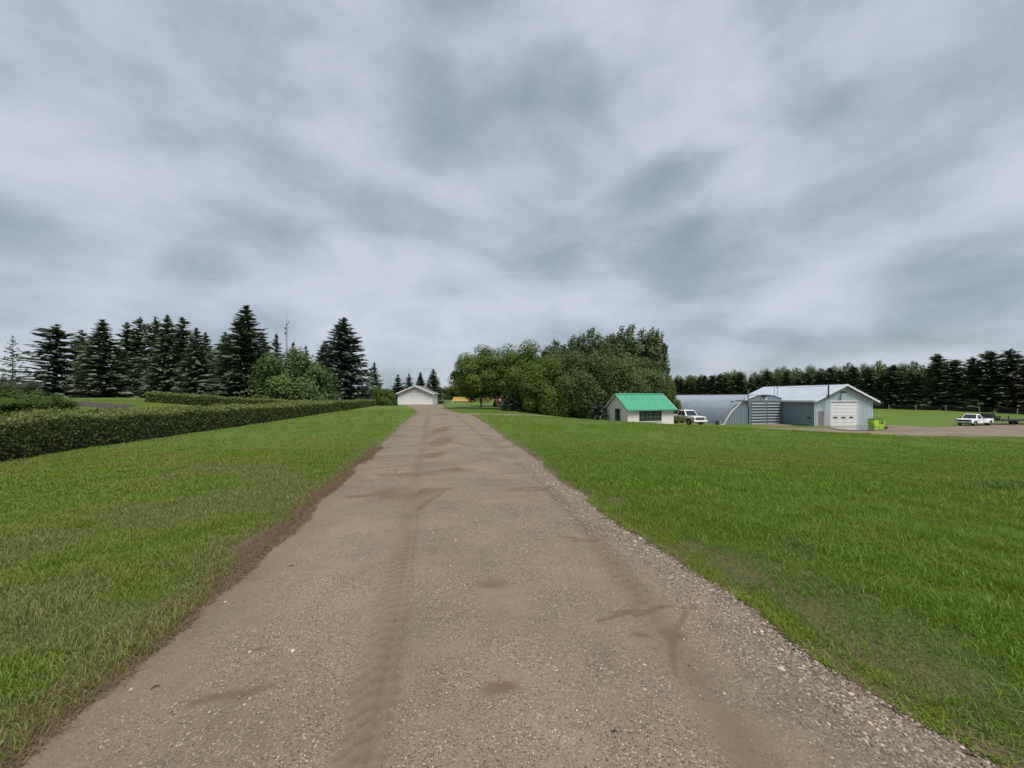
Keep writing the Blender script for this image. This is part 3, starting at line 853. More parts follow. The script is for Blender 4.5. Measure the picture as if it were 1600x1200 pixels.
# -- shelterbelt on the right
belt = [(117 + 10.3, 58), (117, 88), (82, 190), (70, 225)]
def belt_pt(d):
    a = Vector(belt[1]); b = Vector(belt[2]); v = (b - a); return a + v.normalized() * d
SB = 'dark spruces of the long shelterbelt'
SB_LAB = 'dark spruce in the long even shelterbelt behind the right-hand field'
L_ = (Vector(belt[2]) - Vector(belt[1])).length
d_ = -10.0; k_ = 0; belt_trees = []; top_trees = []
while d_ < L_ + 22:
    p = belt_pt(d_) + Vector((random.uniform(-.7, .7), random.uniform(-.7, .7)))
    h_ = 12.1 + random.uniform(-2.0, 1.2) + (2.0 if d_ < 16 else 0)
    lab = SB_LAB
    bt = spruce_xy(p.x, p.y, h_, 'belt' if k_ % 3 else 'belt2', lab, random.uniform(1.35, 1.75), SB); belt_trees.append(bt)
    d_ += random.uniform(2.6, 3.5) * (1 + 0.003 * max(0, d_)); k_ += 1
def name_by_landmark(objs, marks):
    for px, lab in marks:
        best = min((o for o in objs if not o.get('named')), key=lambda o: abs(800 + F * o.location.x / o.location.y - px))
        best['label'] = lab; best['named'] = 1
    for o in objs:
        if 'named' in o: del o['named']
name_by_landmark(belt_trees, [(1596, 'tall dark spruce closing the shelterbelt at the right picture edge'), (1556, 'shelterbelt spruce rising behind the black front box of the flatbed trailer'),
    (1524, 'shelterbelt spruce directly behind the cab of the clean white pickup'), (1495, 'shelterbelt spruce just left of the clean white pickup'), (1440, 'shelterbelt spruce in the middle of the open field stretch'),
    (1378, 'shelterbelt spruce directly above the lime green waste bin'), (1352, 'shelterbelt spruce above the right eave of the workshop'), (1321, 'shelterbelt spruce behind the ridge end of the workshop gable'),
    (1286, 'shelterbelt spruce behind the black stack pipe of the workshop'), (1240, 'shelterbelt spruce above the middle of the workshop roof'), (1192, 'shelterbelt spruce above the arch top of the quonset doors'),
    (1160, 'shelterbelt spruce above the service mast of the quonset'), (1120, 'shelterbelt spruce above the middle of the quonset roof'), (1075, 'shelterbelt spruce above the far left end of the quonset roof')])
DB = 'broadleaf trees behind the shelterbelt'
nrm_ = Vector((102, 35)).normalized()
for k in range(26):
    p = belt_pt(18 + k * 4.3) + nrm_ * random.uniform(6, 11)
    hgt = random.uniform(13.2, 14.8)
    x, y = p.x, p.y; z = H(x, y)
    t = thing('poplar_tree', 'light green poplar top showing above the dark shelterbelt', 'poplar tree', (x, y, z), random.random() * 6, DB)
    top_trees.append(t)
    me = POP1 if k % 2 else MAP2
    c = link('crown', me, None, t); c.material_slots[0].link = 'OBJECT'; c.material_slots[0].material = M_SHRUB if k % 3 else M_MAPLE
    c.location = (0, 0, 4); r_ = random.uniform(2.4, 3.4); c.scale = (r_, r_, (hgt - 4) / 2.02)
    tr = link('trunk', TR[k % 3], M_BARK, t); tr.scale = (8, 8, 9)

name_by_landmark(top_trees, [(1470, 'light green poplar top above the shelterbelt left of the clean white pickup'), (1400, 'light green poplar top above the shelterbelt right of the lime green bin'),
    (1321, 'light green poplar top above the ridge end of the workshop gable'), (1240, 'light green poplar top above the middle of the workshop roof'), (1192, 'light green poplar top above the arch of the quonset doors'), (1110, 'light green poplar top above the middle of the quonset roof')])
# -- far woods on the horizon (one mass)
fw = []
r = np.random.default_rng(5)
n = 26000
xx = r.uniform(-900, 900, n); yy = r.uniform(430, 520, n)
hh = (6 + 9 * fbm(xx * 0.03, yy * 0.0 + 2, 4)) * r.random(n) ** 0.7
C = np.stack([xx, yy, base_h(xx, yy) + hh - 1], -1)
nr = unit(r.normal(size=(n, 3)) + np.array([0, -0.6, 0.6])); ax = unit(np.cross(nr, r.normal(size=(n, 3)))); bx = np.cross(nr, ax)
ss = r.uniform(1.4, 2.6, n)[:, None]
o = link('far_woods', quad_leaves('far_woods', C, ax * ss, bx * ss * .8, r.random(n)), M_FAR)
tag(o, kind='stuff')

# -- hedges
def hedge(name, label, path, wid, hgt, n_leaf, seed, leaf0=0.030, leaf1=0.11, m=M_HEDGE):
    """clipped hedge along a plan polyline; leaves sit in the outer skin of a rounded box, more and smaller near the camera"""
    r = np.random.default_rng(seed)
    P = np.array(path, float)
    sl = np.hypot(*np.diff(P, axis=0).T); cum = np.concatenate(([0], np.cumsum(sl))); Lt = cum[-1]
    def pos(s):
        return np.stack([np.interp(s, cum, P[:, 0]), np.interp(s, cum, P[:, 1])], -1)
    root = thing(name, label, 'hedge', (0, 0, 0))
    # solid dark core, added so the hedge cannot be seen through
    ns = int(Lt / 0.7); S = np.linspace(0.25, Lt - 0.25, ns)
    prof = [(-0.40, 0.0), (-0.42, 0.45), (-0.36, 0.80), (-0.15, 0.90), (0.15, 0.90), (0.36, 0.80), (0.42, 0.45), (0.40, 0.0)]
    mb = MB(); c = pos(S); e = pos(np.clip(S + 0.1, 0, Lt)) - pos(np.clip(S - 0.1, 0, Lt)); e = unit(e)
    nn = np.stack([-e[:, 1], e[:, 0]], -1)
    V = []
    for i in range(ns):
        g = H(c[i, 0], c[i, 1])
        for a, b in prof:
            jx = 1 + 0.10 * (random.random() - .5)
            V.append((c[i, 0] + nn[i, 0] * a * wid * jx, c[i, 1] + nn[i, 1] * a * wid * jx, g + b * hgt * (1 + 0.06 * (random.random() - .5)) - 0.02))
    k = len(prof)
    Fc = [(i * k + j, i * k + j + 1, (i + 1) * k + j + 1, (i + 1) * k + j) for i in range(ns - 1) for j in range(k - 1)]
    Fc += [tuple(range(k)), tuple(range((ns - 1) * k, ns * k))]
    mb.add(V, Fc); mb.build('solid_core', M_CORE_TWIG, root)
    # leaves: density ~ 1/distance^1.2
    cand = r.random(n_leaf * 6) * Lt
    pc = pos(cand); dist = np.hypot(pc[:, 0], pc[:, 1])
    wgt = 1 / dist ** 1.15; wgt /= wgt.max()
    s = cand[r.random(len(cand)) < wgt * 1.0][:n_leaf]
    n = len(s)
    pc = pos(s); e = unit(pos(np.clip(s + .1, 0, Lt)) - pos(np.clip(s - .1, 0, Lt))); nn = np.stack([-e[:, 1], e[:, 0]], -1)
    # parametric point on a rounded-box cross-section: angle -> superellipse
    th = r.uniform(-0.12, math.pi + 0.12, n)
    pw_ = 0.42
    ca, sa = np.cos(th), np.sin(th)
    ox = np.sign(ca) * np.abs(ca) ** pw_ * 0.5; oz = np.where(sa > 0, np.abs(sa) ** pw_, 0)
    low = r.random(n) < 0.42
    ox = np.where(low, np.sign(ca) * 0.5, ox); oz = np.where(low, r.random(n) ** 0.9, oz)
    depth = 1 - 0.22 * r.random(n) ** 1.5
    bumpy = 0.80 + 0.36 * fbm(s * 1.1 + th * 1.5, th * 2 + s * 0.7, 3)
    gx = ox * wid * depth * bumpy; gz = hgt * oz * (1 - 0.12 * r.random(n)) * (0.86 + 0.26 * fbm(s * 0.9, th * 2, 3))
    shoot = r.random(n) < 0.10                                   # young shoots standing above the clipped top
    gz = np.where(shoot & (oz > .8), gz + 0.16 * r.random(n) ** 2, gz)
    g = base_h(pc[:, 0], pc[:, 1])
    C = np.stack([pc[:, 0] + nn[:, 0] * gx, pc[:, 1] + nn[:, 1] * gx, g + gz], -1)
    out = np.stack([nn[:, 0] * ox * 2, nn[:, 1] * ox * 2, (oz > 0.85) * 1.0], -1)
    nr = unit(out + r.normal(size=(n, 3)) * 0.75 + np.array([0, 0, .25]))
    ax = unit(np.cross(nr, r.normal(size=(n, 3))) + np.array([0, 0, 0.5])); bx = unit(np.cross(nr, ax))
    dd = np.hypot(C[:, 0], C[:, 1])
    ls = (leaf0 + (leaf1 - leaf0) * sstep(10, 65, dd)) * (0.6 + 0.8 * r.random(n))
    tint = np.clip(0.55 * r.random(n) ** 2.0 + 0.75 * (oz > .86) * r.random(n) ** .7 + 0.35 * (fbm(s * .6, th, 3) - .45), 0, 1)  # top leaves coloured lighter than the sides, imitating light from above
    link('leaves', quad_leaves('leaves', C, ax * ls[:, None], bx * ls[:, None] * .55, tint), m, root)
    return root
hx = lambda u, y: (u - 0.2 * y, y)
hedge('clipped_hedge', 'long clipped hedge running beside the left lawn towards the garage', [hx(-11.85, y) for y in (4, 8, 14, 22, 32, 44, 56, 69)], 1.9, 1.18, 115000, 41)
hedge('clipped_hedge', 'short far hedge below the spruce windbreak behind the long hedge', [at(232, 45), at(300, 45), at(390, 45.5), at(490, 46)], 1.2, 1.25, 14000, 42, 0.05, 0.10)

# ------------------------------------------------------------------ building materials
M_WHITE = mat('white_paint', (0.66, 0.66, 0.65), 0.5, 0.06, 2.0, dirt=(0.45, 0.42, 0.36), dirt_amt=0.35, streak=True)
M_STUCCO = mat('cream_stucco', (0.66, 0.64, 0.565), 0.85, 0.08, 1.6, bump=0.5, bscale=60, dirt=(0.40, 0.36, 0.28), dirt_amt=0.45)
M_GREENROOF = mat('green_roof_paint', (0.045, 0.27, 0.150), 0.5, 0.10, 1.4, dirt=(0.16, 0.42, 0.28), dirt_amt=0.5)
M_GREENTRIM = mat('dark_green_trim', (0.014, 0.060, 0.045), 0.5, 0.2, 5)
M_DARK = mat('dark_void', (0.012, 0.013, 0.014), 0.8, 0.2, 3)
M_GALV = mat('galvanised_steel', (0.150, 0.188, 0.230), 0.55, 0.12, 0.9, 0.25, dirt=(0.22, 0.25, 0.28), dirt_amt=0.5, streak=True)
M_CLAD = mat('blue_grey_cladding', (0.37, 0.465, 0.485), 0.5, 0.07, 1.2, 0.1, dirt=(0.22, 0.27, 0.28), dirt_amt=0.4, streak=True)
M_CLAD2 = mat('grey_patch_cladding', (0.33, 0.33, 0.37), 0.55, 0.08, 1.2)
M_ROOFM = mat('pale_metal_roof', (0.33, 0.372, 0.432), 0.5, 0.08, 0.8, 0.15, dirt=(0.42, 0.44, 0.47), dirt_amt=0.35)
M_QFRONT = mat('quonset_front_steel', (0.18, 0.23, 0.265), 0.5, 0.10, 1.0, 0.2, dirt=(0.16, 0.19, 0.21), dirt_amt=0.5, streak=True)
M_QDOOR = mat('quonset_door_steel', (0.185, 0.215, 0.24), 0.6, 0.10, 1.0, 0.2, dirt=(0.22, 0.22, 0.22), dirt_amt=0.4)
M_IRON = mat('dark_iron', (0.035, 0.037, 0.040), 0.55, 0.3, 5, 0.4)
M_STEEL = mat('grey_steel', (0.23, 0.25, 0.27), 0.45, 0.2, 5, 0.5)
M_MANDOOR = mat('faded_brown_door', (0.17, 0.155, 0.155), 0.6, 0.12, 2)
M_PALE = mat('warm_white_board', (0.66, 0.62, 0.54), 0.6, 0.08, 3)
M_SIDING = mat('grey_siding', (0.50, 0.49, 0.47), 0.6, 0.06, 1.5)
M_SHINGLE = mat('asphalt_shingle', (0.16, 0.155, 0.15), 0.9, 0.2, 6, bump=0.6)
M_CONC = mat('concrete', (0.42, 0.40, 0.36), 0.85, 0.12, 2, bump=0.4)
def mat_glass():
    m, t = principled('window_glass')
    p = t.n('ShaderNodeBsdfPrincipled', {'Base Color': (0.020, 0.024, 0.028, 1), 'Roughness': 0.06, 'Specular IOR Level': 0.7})
    t.n('ShaderNodeOutputMaterial', {0: p})
    return m
M_GLASS = mat_glass()
R = math.radians

def ribbed(mb, x0, x1, z0, z1, y, pitch=0.3, depth=0.035, topf=None, sgn=-1):
    """vertical ribbed sheet in the plane y; topf(x) gives a sloping top; ribs stand out along sgn*y"""
    xs = []
    n = max(1, int(round((x1 - x0) / pitch)))
    for i in range(n):
        a = x0 + (x1 - x0) * i / n; p = (x1 - x0) / n
        xs += [(a, 0), (a + p * 0.55, 0), (a + p * 0.64, depth), (a + p * 0.90, depth)]
    xs.append((x1, 0))
    vs = []; fs = []
    for i, (x, d) in enumerate(xs):
        zt_ = topf(x) if topf else z1
        vs += [(x, y + sgn * d, z0), (x, y + sgn * d, zt_)]
        if i: fs.append((2 * i - 2, 2 * i, 2 * i + 1, 2 * i - 1))
    mb.add(vs, fs)

# ------------------------------------------------------------------ white double garage at the end of the driveway
def build_garage():
    Yg_ = 79.0
    x, y = at(648.6, Yg_)
    g = thing('white_garage', 'white gabled double garage at the end of the gravel driveway', 'garage', (x, y, H(x, y) + 0.02), R(2))
    W, D, Hh, rise = 3.55, 7.0, 2.25, 1.55
    fr = MB()
    # front wall with two openings: piers, header gable (siding), side walls
    fr.box((-W, 0, -0.3), (-3.02, 0.14, Hh)); fr.box((-0.13, 0, -0.3), (0.13, 0.14, 1.98)); fr.box((3.02, 0, -0.3), (W, 0.14, Hh))
    fr.box((-3.02, 0, 1.98), (3.02, 0.14, Hh))
    fr.box((-W, 0.14, -0.3), (-W + 0.14, D, Hh)); fr.box((W - 0.14, 0.14, -0.3), (W, D, Hh)); fr.box((-W + 0.14, D - 0.14, -0.3), (W - 0.14, D, Hh))
    fr.build('wall', M_WHITE, g)
    gm = MB()
    nb = 8
    for i in range(nb):                                            # lapped siding boards in the gable
        z0 = Hh + rise * 0.93 * i / nb; z1 = Hh + rise * 0.93 * (i + 1) / nb
        w0 = W * (1 - (z0 - Hh) / rise); w1 = W * (1 - (z1 - Hh) / rise)
        b = MB(); b.prism([(-w0, z0), (w0, z0), (w1, z1 - 0.012), (-w1, z1 - 0.012)], 'y', 0.012 - 0.02, 0.13)
        b.build('siding_board', M_SIDING, g)
    rf = MB()
    ov, fo = 0.42, 0.4
    sl = rise / W
    for s in (-1, 1):
        rf.add([(0, -fo, Hh + rise + 0.05), (s * (W + ov), -fo, Hh - ov * sl + 0.05), (s * (W + ov), D + 0.3, Hh - ov * sl + 0.05), (0, D + 0.3, Hh + rise + 0.05),
                (0, -fo, Hh + rise + 0.13), (s * (W + ov), -fo, Hh - ov * sl + 0.13), (s * (W + ov), D + 0.3, Hh - ov * sl + 0.13), (0, D + 0.3, Hh + rise + 0.13)],
               [(0, 1, 2, 3), (4, 5, 6, 7), (0, 1, 5, 4), (1, 2, 6, 5), (2, 3, 7, 6), (3, 0, 4, 7)])
    roof = rf.build('roof', M_SHINGLE, g)
    for s in (-1, 1):
        fb = MB()
        fb.prism([(0, Hh + rise - 0.12), (s * (W + ov + .02), Hh - ov * sl - 0.12), (s * (W + ov + .02), Hh - ov * sl + 0.15), (0, Hh + rise + 0.15)], 'y', -fo - 0.045, -fo - 0.004)
        fb.build('barge_board', M_WHITE, roof)
    for s in (-1, 1):
        dr_ = thing('door', None, None); dr_.parent = g
        frm = MB(); cx_ = s * 1.575
        frm.box((cx_ - 1.42, 0.03, 1.90), (cx_ + 1.42, 0.10, 1.975)); frm.box((cx_ - 1.44, 0.03, 0), (cx_ - 1.37, 0.10, 1.90)); frm.box((cx_ + 1.37, 0.03, 0), (cx_ + 1.44, 0.10, 1.90))
        bpy.data.objects.remove(dr_)
        dmb = frm.build('overhead_door', M_WHITE, g)
        for k in range(4):
            p = MB(); p.box((cx_ - 1.365, 0.05, 0.01 + k * 0.472), (cx_ + 1.365, 0.09, 0.462 + k * 0.472))
            for q in range(4):
                p.box((cx_ - 1.27 + q * 0.66, 0.035, 0.10 + k * 0.472), (cx_ - 0.75 + q * 0.66, 0.05, 0.37 + k * 0.472))
            p.build('door_panel', M_WHITE, dmb, bevel=0.008)
    for s in (-1, 1):
        l = MB(); l.tube([(s * 3.25, -0.03, 1.85), (s * 3.25, -0.12, 1.95), (s * 3.25, -0.12, 1.75)], 0.05, 6); l.build('wall_lamp', M_IRON, g)
    ap = MB(); ap.box((-3.3, -1.6, -0.25), (3.3, 0.0, 0.015)); ap.build('apron', M_CONC, g)
build_garage()

# ------------------------------------------------------------------ shed with the green roof
M_BAR = mat('grey_glazing_bar', (.22, .23, .21), .6, .2, 5)
def build_shed():
    X0, Y0, th = 11.45, 38.0, R(20)
    base = min(H(12, 39), H(17, 40)) - 0.1
    s = thing('garden_shed', 'cream shed with bright green metal roof and dark window bank', 'shed', (X0, Y0, base), th)
    W, D = 5.72, 3.67
    ez = 0.47 - base; rz_ = 1.83 - base                              # eave and ridge heights above its base
    wall = MB()
    t = 0.12
    wx0, wx1, wz0, wz1 = 1.38, 4.15, ez - 1.34, ez - 0.045
    wall.box((0, 0, -0.3), (wx0, t, ez)); wall.box((wx1, 0, -0.3), (W, t, ez)); wall.box((wx0, 0, -0.3), (wx1, t, wz0)); wall.box((wx0, 0, wz1), (wx1, t, ez))
    wall.box((W - t, t, -0.3), (W, D - t, ez)); wall.box((0, D - t, -0.3), (W, D, ez))
    d0, d1, dz = 1.25, 2.02, ez - 0.16
    gy = lambda y: ez + (rz_ - ez) * (1 - abs(y - D / 2) / (D / 2)) - 0.02
    wall.box((0, t, -0.3), (t, d0, ez)); wall.box((0, d1, -0.3), (t, D - t, ez)); wall.box((0, d0, dz), (t, d1, ez))
    for a in (0, W - t):
        wall.prism([(0, ez), (D, ez), (D / 2, rz_ - 0.03)], 'x', a, a + t)
    wall.build('wall', M_STUCCO, s)
    rf = MB(); ov, fo = 0.28, 0.22
    sl = (rz_ - ez) / (D / 2)
    n = 19
    for sg in (-1, 1):
        vs = []; fs = []
        for i in range(n + 1):
            xa = -fo + (W + 2 * fo) * i / n
            row = [(xa, 0.0), (xa + 0.13, 0.0), (xa + 0.165, 0.045), (xa + 0.20, 0.0)] if i < n else [(xa, 0.0)]
            for (xx_, d) in row:
                for e in (0, 1):
                    yy_ = D / 2 + sg * e * (D / 2 + ov)
                    zz_ = rz_ - e * sl * (D / 2 + ov) + 0.05
                    vs.append((xx_, yy_, zz_ + d))
        m_ = len(vs) // 2
        fs = [(2 * i, 2 * i + 2, 2 * i + 3, 2 * i + 1) for i in range(m_ - 1)]
        rf.add(vs, fs)
        # underside
        rf.add([(-fo, D / 2, rz_ + .02), (W + fo, D / 2, rz_ + .02), (W + fo, D / 2 + sg * (D / 2 + ov), rz_ - sl * (D / 2 + ov) + .02), (-fo, D / 2 + sg * (D / 2 + ov), rz_ - sl * (D / 2 + ov) + .02)], [(0, 1, 2, 3)])
    roof = rf.build('roof', M_GREENROOF, s)
    rc = MB(); rc.prism([(D / 2 - .13, rz_ + .02), (D / 2, rz_ + .13), (D / 2 + .13, rz_ + .02)], 'x', -fo, W + fo); rc.build('ridge_cap', M_GREENROOF, roof)
    for a in (-fo - .03, W + fo):
        for sg in (-1, 1):
            bb = MB(); bb.prism([(D / 2, rz_ - .08), (D / 2 + sg * (D / 2 + ov), rz_ - sl * (D / 2 + ov) - .08), (D / 2 + sg * (D / 2 + ov), rz_ - sl * (D / 2 + ov) + .06), (D / 2, rz_ + .06)], 'x', a, a + .03)
            bb.build('barge_board', M_WHITE if (sg > 0) == (a < 0) else M_GREENROOF, roof)
    fa = MB(); fa.box((-fo, -ov - .03, ez - sl * ov - .07), (W + fo, -ov, ez - sl * ov + .05)); fa.build('fascia', M_GREENROOF, roof)
    # window bank: three sashes with glazing bars
    bw = (wx1 - wx0) / 3
    for k in range(3):
        a, b = wx0 + k * bw, wx0 + (k + 1) * bw
        f = MB()
        f.box((a, -0.03, wz0), (a + .10, .09, wz1)); f.box((b - .10, -0.03, wz0), (b, .09, wz1)); f.box((a + .10, -0.03, wz0), (b - .10, .09, wz0 + .08)); f.box((a + .10, -0.03, wz1 - .20), (b - .10, .09, wz1))
        fo_ = f.build('window', M_GREENTRIM, s, bevel=0.006)
        zz0, zz1 = wz0 + .08, wz1 - .20
        for i in range(2):
            for j in range(3):
                pa = a + .10 + (b - a - .20) * i / 2; pbx = a + .10 + (b - a - .20) * (i + 1) / 2
                za = zz0 + (zz1 - zz0) * j / 3; zb_ = zz0 + (zz1 - zz0) * (j + 1) / 3
                p = MB(); p.box((pa + .012, .02, za + .012), (pbx - .012, .028, zb_ - .012)); p.build('pane', M_GLASS, fo_)
        mu = MB()
        mu.box(((a + b) / 2 - .010, .0, zz0), ((a + b) / 2 + .010, .02, zz1))
        for j in (1, 2):
            zj = zz0 + (zz1 - zz0) * j / 3
            mu.box((a + .10, .001, zj - .016), (b - .10, .019, zj + .016))
        mu.build('glazing_bar', M_BAR, fo_)
    sill = MB(); sill.box((wx0 - .05, -0.07, wz0 - .06), (wx1 + .05, 0.0, wz0)); sill.build('window_sill', M_STUCCO, s)
    # doorway on the gable side with its door standing open
    fr = MB(); fr.box((-.03, d0 - .06, -.2), (.1, d0, dz + .06)); fr.box((-.03, d1, -.2), (.1, d1 + .06, dz + .06)); fr.box((-.03, d0, dz), (.1, d1, dz + .06)); fr.build('door_frame', M_GREENTRIM, s)
    dl_ = MB(); dl_.box((0.03, 0, -.2), (0.07, .42, dz - .02)); dl_.build('door', M_GALV, s, loc=(0.02, d0 + .02, 0), rot=(0, 0, R(-14)))
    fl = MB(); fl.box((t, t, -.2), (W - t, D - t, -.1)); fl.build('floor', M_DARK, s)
build_shed()

# ------------------------------------------------------------------ quonset and shop
def build_quonset():
    th = R(12)
    cx_, cy_ = 36.6, 55.6
    z = H(36, 55) - 0.05
    q = thing('quonset_shed', 'grey arched steel quonset with ribbed double doors', 'quonset', (cx_, cy_, z), th)
    hw, hh, Ln = 6.9, 4.26, 21.0
    Rc = (hw * hw + hh * hh) / (2 * hh); zc_ = hh - Rc
    a0 = math.asin(hw / Rc) if zc_ > 0 else math.pi - math.asin(hw / Rc) if Rc < hh else math.asin(hw / Rc)
    if zc_ > 0: a0 = math.pi - math.asin(hw / Rc)
    na = 30
    arc = [(Rc * math.sin(-a0 + 2 * a0 * i / na), zc_ + Rc * math.cos(-a0 + 2 * a0 * i / na)) for i in range(na + 1)]
    # shell: arched panels with a raised corrugation each 0.5 m
    nr_ = 42
    vs = []; fs = []
    for j in range(nr_ + 1):
        yb = Ln * j / nr_
        for yy_, off in ((yb, 0.0), (yb + 0.20, 0.0), (yb + 0.26, 0.07), (yb + 0.42, 0.07)):
            if yy_ > Ln: continue
            for (ax_, az_) in arc:
                sc_ = (Rc + off) / Rc
                vs.append((ax_ * sc_, yy_ + 0.02, zc_ + (az_ - zc_) * sc_))
    m_ = na + 1
    rows = len(vs) // m_
    fs = [(j * m_ + i, j * m_ + i + 1, (j + 1) * m_ + i + 1, (j + 1) * m_ + i) for j in range(rows - 1) for i in range(na)]
    mb = MB(); mb.add(vs, fs); mb.build('arch_roof', M_GALV, q, smooth=False)
    topx = lambda x: zc_ + math.sqrt(max(0, Rc * Rc - x * x)) - 0.03
    d0, d1, dz = -2.55, 2.75, 3.35
    fw_ = MB()
    ribbed(fw_, -hw + .25, d0, -0.3, 0, 0, 0.42, 0.05, lambda x: min(topx(x), 3.3))
    fw_.build('front_wall', M_QFRONT, q)
    fw_ = MB()
    ribbed(fw_, d1, hw - .25, -0.3, 0, 0, 0.42, 0.05, lambda x: min(topx(x), 3.3))
    fw_.build('front_wall', M_QFRONT, q)
    gb = MB(); xs_ = [-4.9 + 9.8 * i / 20 for i in range(21)]
    gb.prism([(x_, 3.302) for x_ in (xs_[0], xs_[-1])] + [(x_, max(3.31, topx(x_))) for x_ in xs_[::-1]], 'y', -0.01, 0.05); gb.build('gable', M_QFRONT, q)
    bk = MB(); bk.prism(arc, 'y', Ln - .1, Ln - .05); bk.build('rear_wall', M_QFRONT, q)
    tm = MB(); tm.tube([(x_ * 1.005, -0.08, z_ + .02) for x_, z_ in arc[:13]], 0.07, 6); tm.build('arch_trim', M_PALE, q)
    tm = MB(); tm.tube([(x_ * 1.004, -0.05, z_ + .02) for x_, z_ in arc[12:]], 0.06, 6); tm.build('arch_trim', M_QFRONT, q)
    bm_ = MB(); bm_.box((-5.0, -0.22, dz - .02), (d1 + .3, -0.055, dz + .2)); bm_.build('door_rail', M_QFRONT, q)
    ps = MB(); ps.box((d0 - .24, -0.2, -.3), (d0, -0.055, dz - .021)); ps.build('door_post', M_QFRONT, q)
    ps = MB(); ps.box((d1, -0.2, -.3), (d1 + .22, -0.055, dz - .021)); ps.build('door_post', M_QFRONT, q)
    for a, b in ((d0, 0.04), (0.16, d1)):
        lf = MB(); lf.box((a + .02, -0.10, -.1), (b, -0.04, dz - .03)); leaf_ = lf.build('door_leaf', M_QFRONT, q)
        for k in range(8):
            z0 = 0.02 + k * 0.41
            rb = MB(); rb.prism([(-0.105, z0), (-0.30, z0 + .05), (-0.26, z0 + .13), (-0.105, z0 + .30)], 'x', a + .06, b - .05)
            rb.build('door_rib', M_QDOOR, leaf_)
    mp = MB(); mp.box((0.045, -0.24, -.1), (0.155, -0.04, dz - .03)); mp.build('door_meeting_post', M_QDOOR, q)
    # small sign board and lamp box under the arch top
    sg_ = MB(); sg_.box((-0.62, -0.13, 3.56), (0.30, -0.08, 3.86)); sgo = sg_.build('sign_board', M_PALE, q)
    mk = MB(); mk.box((-0.32, -0.134, 3.66), (0.16, -0.131, 3.75)); mk.build('sign_marking', mat('brown_lettering', (0.20, 0.13, 0.07), 0.7), sgo)
    lb = MB(); lb.box((-0.52, -0.36, 3.92), (-0.02, -0.02, 4.16)); lb.build('lamp_box', M_IRON, q, bevel=0.02)
    # power mast and service arm at the left of the doors
    pm = MB(); pm.tube([(-2.95, -0.16, 2.6), (-2.95, -0.16, 4.95)], 0.075, 8); pm.box((-3.1, -0.24, 4.9), (-2.8, -0.08, 4.98)); pm.build('service_mast', M_STEEL, q)
    ar = MB(); ar.tube([(-2.95, -0.3, 3.42), (-5.3, -0.35, 3.40), (-5.85, -0.35, 3.30)], 0.035, 6); ar.box((-5.98, -0.44, 3.2), (-5.78, -0.26, 3.38)); ar.build('yard_lamp_arm', M_IRON, q)
    # drain pipe hook at the foot of the arch
    dp = MB(); dp.tube([(-hw - .02, -0.10, .12), (-hw - .55, -0.10, .10), (-hw - .62, -0.10, .55)], 0.055, 6); dp.build('drain_pipe', M_PALE, q)
    bx_ = MB(); bx_.box((-hw - 1.0, 0.1, -.1), (-hw - .75, .35, .62)); bx_.build('valve_box', M_IRON, q)
    return q
build_quonset()

